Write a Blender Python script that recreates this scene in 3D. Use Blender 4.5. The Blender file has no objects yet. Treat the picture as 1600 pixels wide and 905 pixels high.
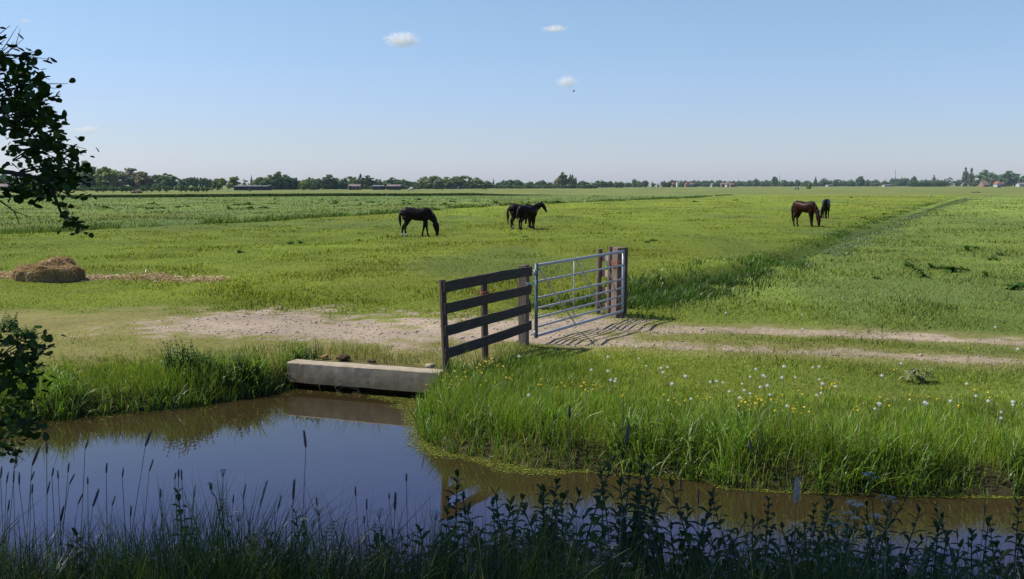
import bpy, bmesh, math, random
import numpy as np
from mathutils import Vector, Matrix

sc = bpy.context.scene
COL = sc.collection
R = math.radians
RNG = np.random.RandomState(11)
rnd = random.Random(5)

# ------------------------------------------------------------------ camera
CAM_H, F, CX, CY, HOR = 2.6, 1640.0, 800.0, 452.5, 288.0
PITCH = math.atan((CY - HOR) / F)
cam_d = bpy.data.cameras.new('camera')
cam = bpy.data.objects.new('camera', cam_d); COL.objects.link(cam)
cam.location = (0, 0, CAM_H)
cam.rotation_euler = (math.pi / 2 - PITCH, 0, 0)
cam_d.sensor_width = 36.0
cam_d.lens = 36.0 * F / 1600.0
cam_d.clip_start = 0.1
cam_d.clip_end = 30000
sc.camera = cam


def ray(px, py):
    u = (px - CX) / F; v = (CY - py) / F
    c, s = math.cos(PITCH), math.sin(PITCH)
    return Vector((u, c + v * s, -s + v * c))


def ground(px, py, z=0.0):
    r = ray(px, py); t = (z - CAM_H) / r.z
    return Vector((r.x * t, r.y * t, z))


def at(px, py, d):
    r = ray(px, py); t = d / r.y
    return Vector((r.x * t, d, CAM_H + r.z * t))


# ------------------------------------------------------------------ noise helpers
def vnoise(x, y, seed=0):
    x = np.asarray(x, float); y = np.asarray(y, float)
    xi = np.floor(x).astype(np.int64); yi = np.floor(y).astype(np.int64)
    xf = x - xi; yf = y - yi
    xf = xf * xf * (3 - 2 * xf); yf = yf * yf * (3 - 2 * yf)

    def h(a, b):
        n = (a * 374761393 + b * 668265263 + seed * 982451653) & 0x7fffffff
        n = ((n ^ (n >> 13)) * 1274126177) & 0x7fffffff
        n = n ^ (n >> 16)
        return (n & 0xffff) / 65535.0
    a = h(xi, yi); b = h(xi + 1, yi); c = h(xi, yi + 1); d = h(xi + 1, yi + 1)
    return (a + (b - a) * xf) * (1 - yf) + (c + (d - c) * xf) * yf


def fbm(x, y, seed=0, o=3):
    s = 0; a = 0.5; t = 0
    for i in range(o):
        s = s + a * vnoise(np.asarray(x) * 2 ** i, np.asarray(y) * 2 ** i, seed + i); t += a; a *= .5
    return s / t


def sstep(a, b, x):
    t = np.clip((np.asarray(x, float) - a) / (b - a), 0, 1)
    return t * t * (3 - 2 * t)


def dist_line(x, y, pts, closed=False):
    x = np.asarray(x, float); y = np.asarray(y, float)
    best = np.full(x.shape, 1e18)
    n = len(pts)
    for i in range(n if closed else n - 1):
        ax, ay = pts[i][:2]; bx, by = pts[(i + 1) % n][:2]
        dx, dy = bx - ax, by - ay
        L = dx * dx + dy * dy + 1e-12
        t = np.clip(((x - ax) * dx + (y - ay) * dy) / L, 0, 1)
        best = np.minimum(best, (x - ax - t * dx) ** 2 + (y - ay - t * dy) ** 2)
    return np.sqrt(best)


def inside(x, y, pts):
    x = np.asarray(x, float); y = np.asarray(y, float)
    r = np.zeros(x.shape, bool)
    n = len(pts)
    for i in range(n):
        ax, ay = pts[i][:2]; bx, by = pts[(i + 1) % n][:2]
        if ay == by: continue
        c = ((ay > y) != (by > y)) & (x < (bx - ax) * (y - ay) / (by - ay) + ax)
        r ^= c
    return r


# ------------------------------------------------------------------ the lie of the land
WZ = -0.40
wl = ground(452, 566); wr = ground(690, 583)            # front top edge of the concrete head wall
far_edge = [ground(p, q, WZ) for p, q in
            [(-900, 642), (-420, 655), (-120, 668), (0, 664), (60, 660), (150, 650), (230, 644), (300, 637), (370, 626), (425, 616)]]
right_edge = [ground(p, q, WZ) for p, q in
              [(648, 640), (656, 668), (664, 690), (690, 706), (760, 719), (830, 733), (900, 737), (980, 742), (1060, 749), (1105, 752),
               (1130, 764), (1200, 769), (1300, 773), (1420, 776), (1600, 779), (1900, 786)]]
near_edge = [(60, 2.0), (14, 5.2), (6, 5.9), (3, 6.25), (0, 6.6), (-3, 6.7), (-8, 7.2), (-15, 8.0), (-60, 12)]
WATER = ([tuple(p.xy) for p in far_edge] + [(wl.x - .02, wl.y - .1), (wl.x + .12, wl.y + .10), (wr.x, wr.y + .10)] +
         [tuple(p.xy) for p in right_edge] + [(20, 7.6), (60, 4.5)] + near_edge)
WATER = [(-70, 27)] + WATER if False else WATER

DITCH1 = [(0.9, 22.6)] + [tuple(ground(p, q).xy) for p, q in [(985, 462), (1080, 436), (1200, 409), (1290, 378), (1360, 356), (1430, 330), (1500, 309)]] + [(190, 420)]
DITCH2 = [tuple(ground(p, q).xy) for p, q in [(-300, 378), (0, 364), (200, 354), (450, 342), (620, 331), (700, 325), (850, 318), (1000, 312), (1150, 305)]]
CROSS = [tuple(ground(p, q).xy) for p, q in [(-250, 309.5), (0, 309), (200, 308.5), (420, 307), (640, 306), (860, 305)]]
RUT1 = [tuple(ground(p, q).xy) for p, q in [(800, 512), (900, 508), (1000, 511), (1100, 515), (1200, 516), (1300, 520), (1450, 526), (1600, 531), (1900, 542)]]
RUT2 = [tuple(ground(p, q).xy) for p, q in [(780, 530), (870, 534), (950, 535), (1050, 539), (1200, 545), (1350, 553), (1450, 557), (1600, 564), (1900, 578)]]
DIRT = [tuple(ground(p, q).xy) for p, q in [(395, 503), (470, 508), (600, 515), (720, 517), (800, 514), (860, 511)]]
WORN = [tuple(ground(p, q).xy) for p, q in [(-60, 505), (150, 505), (300, 505), (450, 512), (700, 530)]]
WORN2 = [tuple(ground(p, q).xy) for p, q in [(40, 535), (180, 545), (330, 540), (500, 545), (660, 556)]]
HAYL = [tuple(ground(p, q).xy) for p, q in [(-80, 432), (60, 436), (200, 436), (330, 436)]]
LINE1 = [p for p in DITCH1]
LINE2 = [p for p in DITCH2]


def side_x(y, line):
    ys = [p[1] for p in line]; xs = [p[0] for p in line]
    o = np.argsort(ys)
    return np.interp(y, np.array(ys)[o], np.array(xs)[o])


def sdist(x, y):
    d = dist_line(x, y, WATER, True)
    return np.where(inside(x, y, WATER), -d, d)


def H(x, y, detail=True):
    x = np.asarray(x, float); y = np.asarray(y, float)
    s = sdist(x, y)
    mid = 0.10 * x * 0 + 9.0 - 0.1 * x
    near = y < mid
    # field side
    und = (fbm(x * .12, y * .12, 3) - .5) * .22 * sstep(1.5, 8, s) + (fbm(x * 1.1, y * 1.1, 8) - .5) * .07 * sstep(.3, 2, s)
    lumps = (fbm(x * 2.3, y * 2.3, 21) - .5) * .10 * sstep(-.1, .2, s)
    wob = (fbm(x * 1.6, y * 1.6, 33) - .5) * .5
    zf = -0.46 + 0.30 * sstep(-.02, .28, s + wob * .25) + 0.16 * sstep(.2, 1.3, s) + lumps * (1 - sstep(.8, 2.5, s))
    ww = (x > wl.x - .02) & (x < wr.x + .1) & (s < 1.5) & (y > wr.y - .3)
    zw = -0.75 + 0.72 * sstep(.14, .22, s)
    zf = np.where(ww, zw, zf)
    rut = .05 * np.exp(-(dist_line(x, y, RUT1) / .3) ** 2) + .05 * np.exp(-(dist_line(x, y, RUT2) / .25) ** 2)
    d1 = dist_line(x, y, DITCH1)
    dit = .55 * np.exp(-(d1 / .55) ** 2) * sstep(21.5, 23, y) * (1 - .7 * sstep(30, 60, y))
    d2 = dist_line(x, y, DITCH2)
    dit2 = .30 * np.exp(-(d2 / .9) ** 2)
    zf = zf + und * (~ww) - rut - dit - dit2
    # camera side
    zn = np.interp(s, [0, .2, 1.0, 2.4, 4.5, 40], [-.46, -.36, -.02, .45, 1.0, 1.1]) + lumps * .6
    z = np.where(near, zn, zf)
    zin = -0.46 - .5 * sstep(0, 1.1, -s)
    return np.where(s < 0, zin, z)


def Hp(x, y):
    return float(H(np.array([x]), np.array([y]))[0])


def masks(x, y):
    wob = (fbm(x * .9, y * .9, 40) - .5)
    f = (fbm(x * 4, y * 4, 44) - .5)
    dirt = 1 - sstep(.7, 2.3, dist_line(x, y, DIRT) + wob * 1.9 + f * 3.4)
    r1 = 1 - sstep(.20, .60, dist_line(x, y, RUT1) + wob * .5 + f * .85)
    r2 = 1 - sstep(.16, .48, dist_line(x, y, RUT2) + wob * .4 + f * .70)
    dirt = np.maximum(dirt, np.maximum(r1, r2 * .92) * .88 * sstep(-.4, .2, x))
    worn = 1 - sstep(.8, 3.4, np.minimum(dist_line(x, y, WORN), dist_line(x, y, WORN2) + .7) + wob * 2.4 + f * 1.6)
    worn = np.maximum(worn, .75 * (1 - sstep(.5, 1.5, np.minimum(dist_line(x, y, RUT1), dist_line(x, y, RUT2)) + wob * .5)) * sstep(0, 1, x))
    hay = 1 - sstep(.2, .95, dist_line(x, y, HAYL) + wob * 1.2 + f * .7)
    return dirt, worn, hay


A_COL = np.array((.205, .265, .028)); B_COL = np.array((.225, .298, .058)); C_COL = np.array((.172, .238, .058))
D_COL = np.array((.190, .220, .055)); LUSH = np.array((.140, .215, .018)); DRY = np.array((.240, .205, .075)); DARK = np.array((.042, .078, .014))
SOIL = np.array((.325, .258, .182)); SEDGE = np.array((.150, .200, .085))


def field_col(x, y):
    x = np.asarray(x, float); y = np.asarray(y, float)
    r = sstep(-1.2, 1.0, x - side_x(y, LINE1) + (fbm(x * .3, y * .3, 50) - .5) * 2) * sstep(20, 24, y)
    r = np.maximum(r, .45 * sstep(1, 4, x) * (1 - sstep(22, 24, y)))
    l = 1 - sstep(-.6, .6, x - side_x(y, LINE2) + (fbm(x * .3, y * .3, 51) - .5) * 1)
    l = l * sstep(45, 50, y)
    yc = side_x(x, [(p[1], p[0]) for p in CROSS])
    far = sstep(-2, 6, y - yc)
    c = A_COL[None] * (1 - r[:, None]) + B_COL[None] * r[:, None]
    c = c * (1 - l[:, None]) + C_COL[None] * l[:, None]
    c = c * (1 - far[:, None]) + D_COL[None] * far[:, None]
    p = fbm(x * .16, y * .07, 60, 4)[:, None]
    q = fbm(x * .6, y * .3, 66, 3)[:, None]
    c = c * (.72 + .56 * p) * (.80 + .40 * q)
    yel = sstep(.55, .75, fbm(x * .09, y * .05, 71, 3))[:, None] * .35
    c = c * (1 - yel) + np.array((.21, .20, .026))[None] * yel
    blu = sstep(.55, .72, fbm(x * .11, y * .06, 75, 3))[:, None] * .4
    c = c * (1 - blu) + np.array((.115, .175, .055))[None] * blu
    dk = (np.exp(-(dist_line(x, y, DITCH1) / .8) ** 2) * .7)[:, None]
    c = c * (1 - dk) + DARK[None] * 1.1 * dk
    cr = np.exp(-(dist_line(x, y, CROSS) / 6.0) ** 2)[:, None]
    c = c * (1 - .75 * cr) + DARK[None] * .75 * cr
    return c * (1 - .14 * sstep(28, 90, np.hypot(x, y)))[:, None]


# ------------------------------------------------------------------ mesh helpers
def link(name, me, parent=None):
    o = bpy.data.objects.new(name, me); COL.objects.link(o)
    if parent is not None: o.parent = parent
    return o


def np_mesh(name, V, Fs, mat, colors=None, smooth=False):
    """V (n,3); Fs (m,k) uniform polygons"""
    me = bpy.data.meshes.new(name)
    V = np.asarray(V, np.float32); Fs = np.asarray(Fs, np.int32)
    me.vertices.add(len(V)); me.vertices.foreach_set('co', V.ravel())
    m, k = Fs.shape
    me.loops.add(m * k); me.loops.foreach_set('vertex_index', Fs.ravel())
    me.polygons.add(m); me.polygons.foreach_set('loop_start', np.arange(0, m * k, k, dtype=np.int32))
    if smooth: me.polygons.foreach_set('use_smooth', np.ones(m, bool))
    if colors is not None:
        a = me.attributes.new('col', 'FLOAT_COLOR', 'POINT')
        c4 = np.ones((len(V), 4), np.float32); c4[:, :colors.shape[1]] = colors
        a.data.foreach_set('color', c4.ravel())
    me.update(calc_edges=True); me.validate()
    me.materials.append(mat)
    return me


class MB:
    def __init__(s): s.v = []; s.f = []; s.c = []

    def add(s, vs, fs, c=(1, 1, 1)):
        b = len(s.v); s.v += [tuple(p) for p in vs]; s.f += [tuple(i + b for i in q) for q in fs]
        s.c += [c] * len(vs)

    def box(s, c, size, rot=None, jit=0):
        hx, hy, hz = [q / 2 for q in size]
        P = [Vector((a * hx, b * hy, d * hz)) for a in (-1, 1) for b in (-1, 1) for d in (-1, 1)]
        if rot is not None: P = [rot @ p for p in P]
        if jit: P = [p + Vector((rnd.uniform(-jit, jit), rnd.uniform(-jit, jit), rnd.uniform(-jit, jit))) for p in P]
        s.add([p + Vector(c) for p in P], [(0, 1, 3, 2), (4, 6, 7, 5), (0, 4, 5, 1), (2, 3, 7, 6), (0, 2, 6, 4), (1, 5, 7, 3)])

    def tube(s, pts, rad, n=6, caps=True, c=(1, 1, 1)):
        pts = [Vector(p) for p in pts]
        if not hasattr(rad, '__len__'): rad = [rad] * len(pts)
        ring = []; up = None
        for i, p in enumerate(pts):
            t = (pts[min(i + 1, len(pts) - 1)] - pts[max(i - 1, 0)]).normalized()
            if up is None:
                up = Vector((0, 0, 1)) if abs(t.z) < .9 else Vector((0, 1, 0))
            a = t.cross(up)
            if a.length < 1e-5: a = t.cross(Vector((1, 0, 0)))
            a.normalize(); b = a.cross(t).normalized(); up = b
            ring.append([p + (a * math.cos(2 * math.pi * k / n) + b * math.sin(2 * math.pi * k / n)) * rad[i] for k in range(n)])
        vs = [v for r in ring for v in r]; fs = []
        for i in range(len(pts) - 1):
            for k in range(n):
                k2 = (k + 1) % n
                fs.append((i * n + k, i * n + k2, (i + 1) * n + k2, (i + 1) * n + k))
        if caps:
            fs.append(tuple(range(n - 1, -1, -1))); fs.append(tuple((len(pts) - 1) * n + k for k in range(n)))
        s.add(vs, fs, c)

    def build(s, name, mat, parent=None, smooth=False, bevel=0, col=False):
        me = bpy.data.meshes.new(name); me.from_pydata(s.v, [], s.f)
        if col:
            a = me.attributes.new('col', 'FLOAT_COLOR', 'POINT')
            c4 = np.ones((len(s.v), 4), np.float32); c4[:, :3] = np.array(s.c)
            a.data.foreach_set('color', c4.ravel())
        me.materials.append(mat)
        if smooth: me.polygons.foreach_set('use_smooth', [True] * len(me.polygons))
        me.update()
        o = link(name, me, parent)
        if bevel:
            m = o.modifiers.new('bevel', 'BEVEL'); m.width = bevel; m.segments = 2; m.limit_method = 'ANGLE'
        return o


def tag(o, label=None, cat=None, group=None, kind=None):
    if label: o['label'] = label
    if cat: o['category'] = cat
    if group: o['group'] = group
    if kind: o['kind'] = kind
    return o


def empty(name, loc, rz=0, scale=None):
    o = bpy.data.objects.new(name, None); COL.objects.link(o)
    o.location = loc; o.rotation_euler = (0, 0, rz); o.empty_display_size = .2
    if scale is not None: o.scale = scale
    return o


def copy_tree(root):
    c = root.copy(); COL.objects.link(c)
    for ch in root.children:
        k = ch.copy(); COL.objects.link(k); k.parent = c
        for g in ch.children:
            q = g.copy(); COL.objects.link(q); q.parent = k
    return c


# ------------------------------------------------------------------ materials
def new_mat(name):
    m = bpy.data.materials.new(name); m.use_nodes = True
    nt = m.node_tree; nt.nodes.clear()
    out = nt.nodes.new('ShaderNodeOutputMaterial')
    return m, nt, out


def N(nt, t, **kw):
    n = nt.nodes.new(t)
    for k, v in kw.items():
        if k in n.inputs: n.inputs[k].default_value = v
        else: setattr(n, k, v)
    return n


def solid(name, col, rough=.8, var=.25, scale=8, bump=.0, metal=0, spec=.3, stretch=None, obj=True):
    m, nt, out = new_mat(name)
    p = N(nt, 'ShaderNodeBsdfPrincipled', Roughness=rough, Metallic=metal)
    p.inputs['Specular IOR Level'].default_value = spec
    tc = N(nt, 'ShaderNodeTexCoord'); mp = N(nt, 'ShaderNodeMapping')
    if stretch: mp.inputs['Scale'].default_value = stretch
    nt.links.new(tc.outputs['Object'], mp.inputs['Vector'])
    no = N(nt, 'ShaderNodeTexNoise', Scale=scale, Detail=6.0, Roughness=.65)
    nt.links.new(mp.outputs[0], no.inputs['Vector'])
    r = N(nt, 'ShaderNodeValToRGB')
    r.color_ramp.elements[0].position = .3; r.color_ramp.elements[1].position = .72
    r.color_ramp.elements[0].color = [c * (1 - var) for c in col] + [1]
    r.color_ramp.elements[1].color = [min(1, c * (1 + var)) for c in col] + [1]
    nt.links.new(no.outputs['Fac'], r.inputs['Fac'])
    nt.links.new(r.outputs['Color'], p.inputs['Base Color'])
    if bump:
        b = N(nt, 'ShaderNodeBump', Strength=bump, Distance=.02)
        nt.links.new(no.outputs['Fac'], b.inputs['Height']); nt.links.new(b.outputs[0], p.inputs['Normal'])
    nt.links.new(p.outputs[0], out.inputs['Surface'])
    return m


def leafy(name, tint=(1, 1, 1), trans=.4, gloss=.05, grough=.4, attr=True, up=0.0, tcol=(1.25, 1.35, .6)):
    m, nt, out = new_mat(name)
    if attr:
        a = N(nt, 'ShaderNodeAttribute', attribute_name='col')
        mul = N(nt, 'ShaderNodeMix', data_type='RGBA', blend_type='MULTIPLY')
        mul.inputs[0].default_value = 1
        nt.links.new(a.outputs['Color'], mul.inputs[6]); mul.inputs[7].default_value = (*tint, 1)
        c = mul.outputs[2]
    else:
        rgb = N(nt, 'ShaderNodeRGB'); rgb.outputs[0].default_value = (*tint, 1); c = rgb.outputs[0]
    d = N(nt, 'ShaderNodeBsdfDiffuse'); t = N(nt, 'ShaderNodeBsdfTranslucent')
    g = N(nt, 'ShaderNodeBsdfGlossy', Roughness=grough); g.inputs['Color'].default_value = (.9, .95, .9, 1)
    tb = N(nt, 'ShaderNodeMix', data_type='RGBA', blend_type='MULTIPLY'); tb.inputs[0].default_value = 1
    nt.links.new(c, tb.inputs[6]); tb.inputs[7].default_value = (*tcol, 1)
    nt.links.new(c, d.inputs['Color']); nt.links.new(tb.outputs[2], t.inputs['Color'])
    if up:
        ge = N(nt, 'ShaderNodeNewGeometry'); mx = N(nt, 'ShaderNodeMix', data_type='VECTOR'); mx.inputs[0].default_value = up
        nt.links.new(ge.outputs['Normal'], mx.inputs[4]); mx.inputs[5].default_value = (0, 0, 1)
        nm = N(nt, 'ShaderNodeVectorMath', operation='NORMALIZE'); nt.links.new(mx.outputs[1], nm.inputs[0]); nt.links.new(nm.outputs[0], d.inputs['Normal'])
    m1 = N(nt, 'ShaderNodeMixShader', Fac=trans); m2 = N(nt, 'ShaderNodeMixShader', Fac=gloss)
    nt.links.new(d.outputs[0], m1.inputs[1]); nt.links.new(t.outputs[0], m1.inputs[2])
    nt.links.new(m1.outputs[0], m2.inputs[1]); nt.links.new(g.outputs[0], m2.inputs[2])
    nt.links.new(m2.outputs[0], out.inputs['Surface'])
    return m


def ground_mat():
    m, nt, out = new_mat('ground_soil_and_turf')
    a = N(nt, 'ShaderNodeAttribute', attribute_name='col')
    tc = N(nt, 'ShaderNodeTexCoord')
    n1 = N(nt, 'ShaderNodeTexNoise', Scale=9.0, Detail=8.0, Roughness=.7)
    n2 = N(nt, 'ShaderNodeTexNoise', Scale=.35, Detail=8.0, Roughness=.7)
    n3 = N(nt, 'ShaderNodeTexNoise', Scale=60.0, Detail=3.0, Roughness=.7)
    for n in (n1, n2, n3): nt.links.new(tc.outputs['Object'], n.inputs['Vector'])
    mr = N(nt, 'ShaderNodeMapRange'); mr.inputs[1].default_value = .3; mr.inputs[2].default_value = .7; mr.inputs[3].default_value = .7; mr.inputs[4].default_value = 1.3
    nt.links.new(n1.outputs['Fac'], mr.inputs[0])
    mr2 = N(nt, 'ShaderNodeMapRange'); mr2.inputs[1].default_value = .3; mr2.inputs[2].default_value = .7; mr2.inputs[3].default_value = .78; mr2.inputs[4].default_value = 1.22
    nt.links.new(n2.outputs['Fac'], mr2.inputs[0])
    mm = N(nt, 'ShaderNodeMath', operation='MULTIPLY'); nt.links.new(mr.outputs[0], mm.inputs[0]); nt.links.new(mr2.outputs[0], mm.inputs[1])
    mr3 = N(nt, 'ShaderNodeMapRange'); mr3.inputs[1].default_value = .3; mr3.inputs[2].default_value = .7; mr3.inputs[3].default_value = .82; mr3.inputs[4].default_value = 1.18
    nt.links.new(n3.outputs['Fac'], mr3.inputs[0])
    m3 = N(nt, 'ShaderNodeMath', operation='MULTIPLY'); nt.links.new(mm.outputs[0], m3.inputs[0]); nt.links.new(mr3.outputs[0], m3.inputs[1])
    v = N(nt, 'ShaderNodeVectorMath', operation='SCALE')
    nt.links.new(a.outputs['Color'], v.inputs[0]); nt.links.new(m3.outputs[0], v.inputs['Scale'])
    p = N(nt, 'ShaderNodeBsdfPrincipled', Roughness=.95); p.inputs['Specular IOR Level'].default_value = .1
    nt.links.new(v.outputs[0], p.inputs['Base Color'])
    b = N(nt, 'ShaderNodeBump', Strength=.6, Distance=.03)
    nt.links.new(n1.outputs['Fac'], b.inputs['Height']); nt.links.new(b.outputs[0], p.inputs['Normal'])
    nt.links.new(p.outputs[0], out.inputs['Surface'])
    return m


def water_mat():
    m, nt, out = new_mat('murky_canal_water')
    p = N(nt, 'ShaderNodeBsdfPrincipled', Roughness=.02, IOR=1.50)
    p.inputs['Specular IOR Level'].default_value = .5
    tc = N(nt, 'ShaderNodeTexCoord')
    n0 = N(nt, 'ShaderNodeTexNoise', Scale=.5, Detail=3.0)
    nt.links.new(tc.outputs['Object'], n0.inputs['Vector'])
    r = N(nt, 'ShaderNodeValToRGB')
    r.color_ramp.elements[0].color = (.030, .022, .009, 1); r.color_ramp.elements[1].color = (.042, .031, .013, 1)
    nt.links.new(n0.outputs['Fac'], r.inputs['Fac']); nt.links.new(r.outputs[0], p.inputs['Base Color'])
    n1 = N(nt, 'ShaderNodeTexNoise', Scale=2.2, Detail=2.0)
    nt.links.new(tc.outputs['Object'], n1.inputs['Vector'])
    b = N(nt, 'ShaderNodeBump', Strength=.06, Distance=.012)
    nt.links.new(n1.outputs['Fac'], b.inputs['Height']); nt.links.new(b.outputs[0], p.inputs['Normal'])
    nt.links.new(p.outputs[0], out.inputs['Surface'])
    return m


def concrete_mat():
    m, nt, out = new_mat('stained_concrete')
    p = N(nt, 'ShaderNodeBsdfPrincipled', Roughness=.92); p.inputs['Specular IOR Level'].default_value = .15
    tc = N(nt, 'ShaderNodeTexCoord'); se = N(nt, 'ShaderNodeSeparateXYZ'); nt.links.new(tc.outputs['Object'], se.inputs[0])
    n1 = N(nt, 'ShaderNodeTexNoise', Scale=6.0, Detail=8.0, Roughness=.7); nt.links.new(tc.outputs['Object'], n1.inputs['Vector'])
    mp = N(nt, 'ShaderNodeMapping'); mp.inputs['Scale'].default_value = (9, 9, .8); nt.links.new(tc.outputs['Object'], mp.inputs[0])
    n2 = N(nt, 'ShaderNodeTexNoise', Scale=1.0, Detail=4.0, Roughness=.6); nt.links.new(mp.outputs[0], n2.inputs['Vector'])
    r1 = N(nt, 'ShaderNodeValToRGB'); r1.color_ramp.elements[0].position = .3; r1.color_ramp.elements[1].position = .7
    r1.color_ramp.elements[0].color = (.27, .225, .15, 1); r1.color_ramp.elements[1].color = (.50, .43, .31, 1)
    nt.links.new(n1.outputs['Fac'], r1.inputs['Fac'])
    ad = N(nt, 'ShaderNodeMath', operation='MULTIPLY_ADD'); ad.inputs[1].default_value = .30; nt.links.new(n2.outputs['Fac'], ad.inputs[0]); nt.links.new(se.outputs['Z'], ad.inputs[2])
    mr = N(nt, 'ShaderNodeMapRange'); mr.inputs[1].default_value = -.12; mr.inputs[2].default_value = .17; mr.inputs[3].default_value = .22; mr.inputs[4].default_value = 1.0
    nt.links.new(ad.outputs[0], mr.inputs[0])
    mx = N(nt, 'ShaderNodeMix', data_type='RGBA'); nt.links.new(mr.outputs[0], mx.inputs[0]); mx.inputs[6].default_value = (.12, .10, .055, 1); nt.links.new(r1.outputs[0], mx.inputs[7])
    nt.links.new(mx.outputs[2], p.inputs['Base Color'])
    b = N(nt, 'ShaderNodeBump', Strength=.5, Distance=.015); nt.links.new(n1.outputs['Fac'], b.inputs['Height']); nt.links.new(b.outputs[0], p.inputs['Normal'])
    nt.links.new(p.outputs[0], out.inputs['Surface'])
    return m


M = {}
M['ground'] = ground_mat()
M['water'] = water_mat()
M['grass'] = leafy('pasture_blades', trans=.30, gloss=.012, grough=.5, up=.78)
M['bank'] = leafy('lush_blades', trans=.42, gloss=.03, grough=.42, up=.58)
M['leaf'] = leafy('weed_leaves', trans=.3, gloss=.02, grough=.5)
M['alder_leaf'] = leafy('alder_leaves', trans=.34, gloss=.012, grough=.5)
M['crown'] = leafy('tree_foliage', trans=.2, gloss=.02)
M['wood_dark'] = solid('weathered_dark_boards', (.062, .050, .038), .85, .45, 5, .5, stretch=(1, 1, 9))
M['wood_post'] = solid('weathered_posts', (.105, .075, .055), .9, .45, 7, .6, stretch=(3, 3, .6))
M['wood_mid'] = solid('grey_brown_posts', (.17, .125, .095), .9, .5, 7, .6, stretch=(4, 4, .5))
M['wood_pale'] = solid('pale_sawn_boards', (.40, .31, .21), .85, .25, 6, .3)
M['galv'] = solid('galvanised_steel', (.36, .38, .40), .5, .18, 14, .1, metal=.35, spec=.4)
M['galv_dark'] = solid('greenish_steel_shade_tone', (.10, .13, .13), .5, .3, 10, .1, metal=.3)  # greenish steel with the hanging stile's shade put into its colour
M['concrete'] = concrete_mat()
M['rope_o'] = solid('orange_twine', (.34, .11, .06), .85, .4, 30)
M['rope_b'] = solid('pale_blue_rope', (.30, .45, .45), .8, .3, 30)
M['hay'] = leafy('hay_strands', trans=.15, gloss=.04)
M['hay_core'] = solid('hay_mass', (.26, .17, .075), .95, .5, 9, 1.0)
M['dung'] = solid('dry_dung', (.10, .065, .035), .95, .4, 25, .8)
M['stone'] = solid('track_stones', (.40, .34, .27), .9, .4, 3)
M['horse_black'] = solid('black_horse_coat', (.012, .008, .007), .38, .35, 4, spec=.10)
M['horse_bay'] = solid('bay_horse_coat', (.030, .011, .007), .42, .45, 3, spec=.08)
M['horse_dbay'] = solid('dark_bay_horse_coat', (.018, .010, .008), .4, .4, 3, spec=.10)
M['hair'] = solid('black_horse_hair', (.010, .008, .008), .6, .3, 20)
M['white_hair'] = solid('white_sock_hair', (.62, .58, .52), .8, .15, 20)
M['hoof'] = solid('hoof_horn', (.05, .04, .035), .6, .3, 20)
M['cow_black'] = solid('black_cow_hide', (.02, .02, .02), .7, .3, 3)
M['cow_white'] = solid('white_cow_hide', (.70, .68, .64), .8, .1, 3)
M['bark'] = solid('tree_bark', (.06, .048, .036), .95, .4, 6, .6)
M['twig'] = solid('alder_twigs', (.045, .036, .028), .9, .3, 12)
M['stem'] = leafy('plant_stems', trans=.1, gloss=.05)
M['fluff'] = leafy('seed_fluff', (.82, .80, .76), trans=.4, gloss=0, attr=False, up=.4, tcol=(1, 1, 1))
M['yellow'] = leafy('yellow_petals', (.80, .55, .02), trans=.3, gloss=.03, attr=False)
M['umbel'] = leafy('white_umbels', (.62, .64, .56), trans=.35, gloss=0, attr=False, tcol=(1, 1, 1))
M['spike'] = solid('grass_seed_spikes', (.10, .085, .075), .9, .4, 40)
M['spike_pale'] = solid('pale_grass_seed_spikes', (.30, .26, .22), .9, .4, 40)
M['duck'] = leafy('duckweed_fronds', trans=.15, gloss=.04)
M['brick_wall'] = solid('warm_brick_wall', (.30, .17, .12), .9, .2, 1)
M['white_wall'] = solid('white_rendered_wall', (.48, .475, .45), .9, .06, 1)
M['dark_wall'] = solid('dark_shed_boards', (.035, .035, .04), .9, .2, 1)
M['roof_red'] = solid('red_roof_tiles', (.27, .10, .07), .9, .2, 1)
M['roof_pink'] = solid('faded_roof_tiles', (.20, .155, .14), .9, .2, 1)
M['roof_grey'] = solid('grey_roof_sheets', (.17, .165, .175), .9, .15, 1)
M['thatch'] = solid('thatched_roof', (.15, .12, .085), .95, .25, 1)
M['pane'] = solid('dark_window_glass', (.03, .035, .045), .2, .1, 1)
M['slate'] = solid('slate_spire', (.09, .10, .12), .8, .1, 1)
M['mast'] = solid('grey_mast_steel', (.20, .21, .24), .6, .1, 1)
M['bird_w'] = solid('white_feathers', (.7, .68, .64), .9, .05, 5)
M['bird_b'] = solid('black_feathers', (.02, .02, .025), .8, .1, 5)

# ------------------------------------------------------------------ light and sky
SUN_EL, SUN_AZ = 53.0, math.atan2(.15, -.97)       # direction towards the sun in the ground plane
sd = Vector((math.cos(SUN_AZ) * math.cos(R(SUN_EL)), math.sin(SUN_AZ) * math.cos(R(SUN_EL)), math.sin(R(SUN_EL))))
sl = bpy.data.lights.new('sun', 'SUN'); sl.energy = 5.3; sl.angle = R(.53); sl.color = (1.0, .94, .84)
so = bpy.data.objects.new('sun', sl); COL.objects.link(so)
so.rotation_euler = sd.to_track_quat('Z', 'Y').to_euler(); so.location = (-30, 10, 60)

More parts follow.
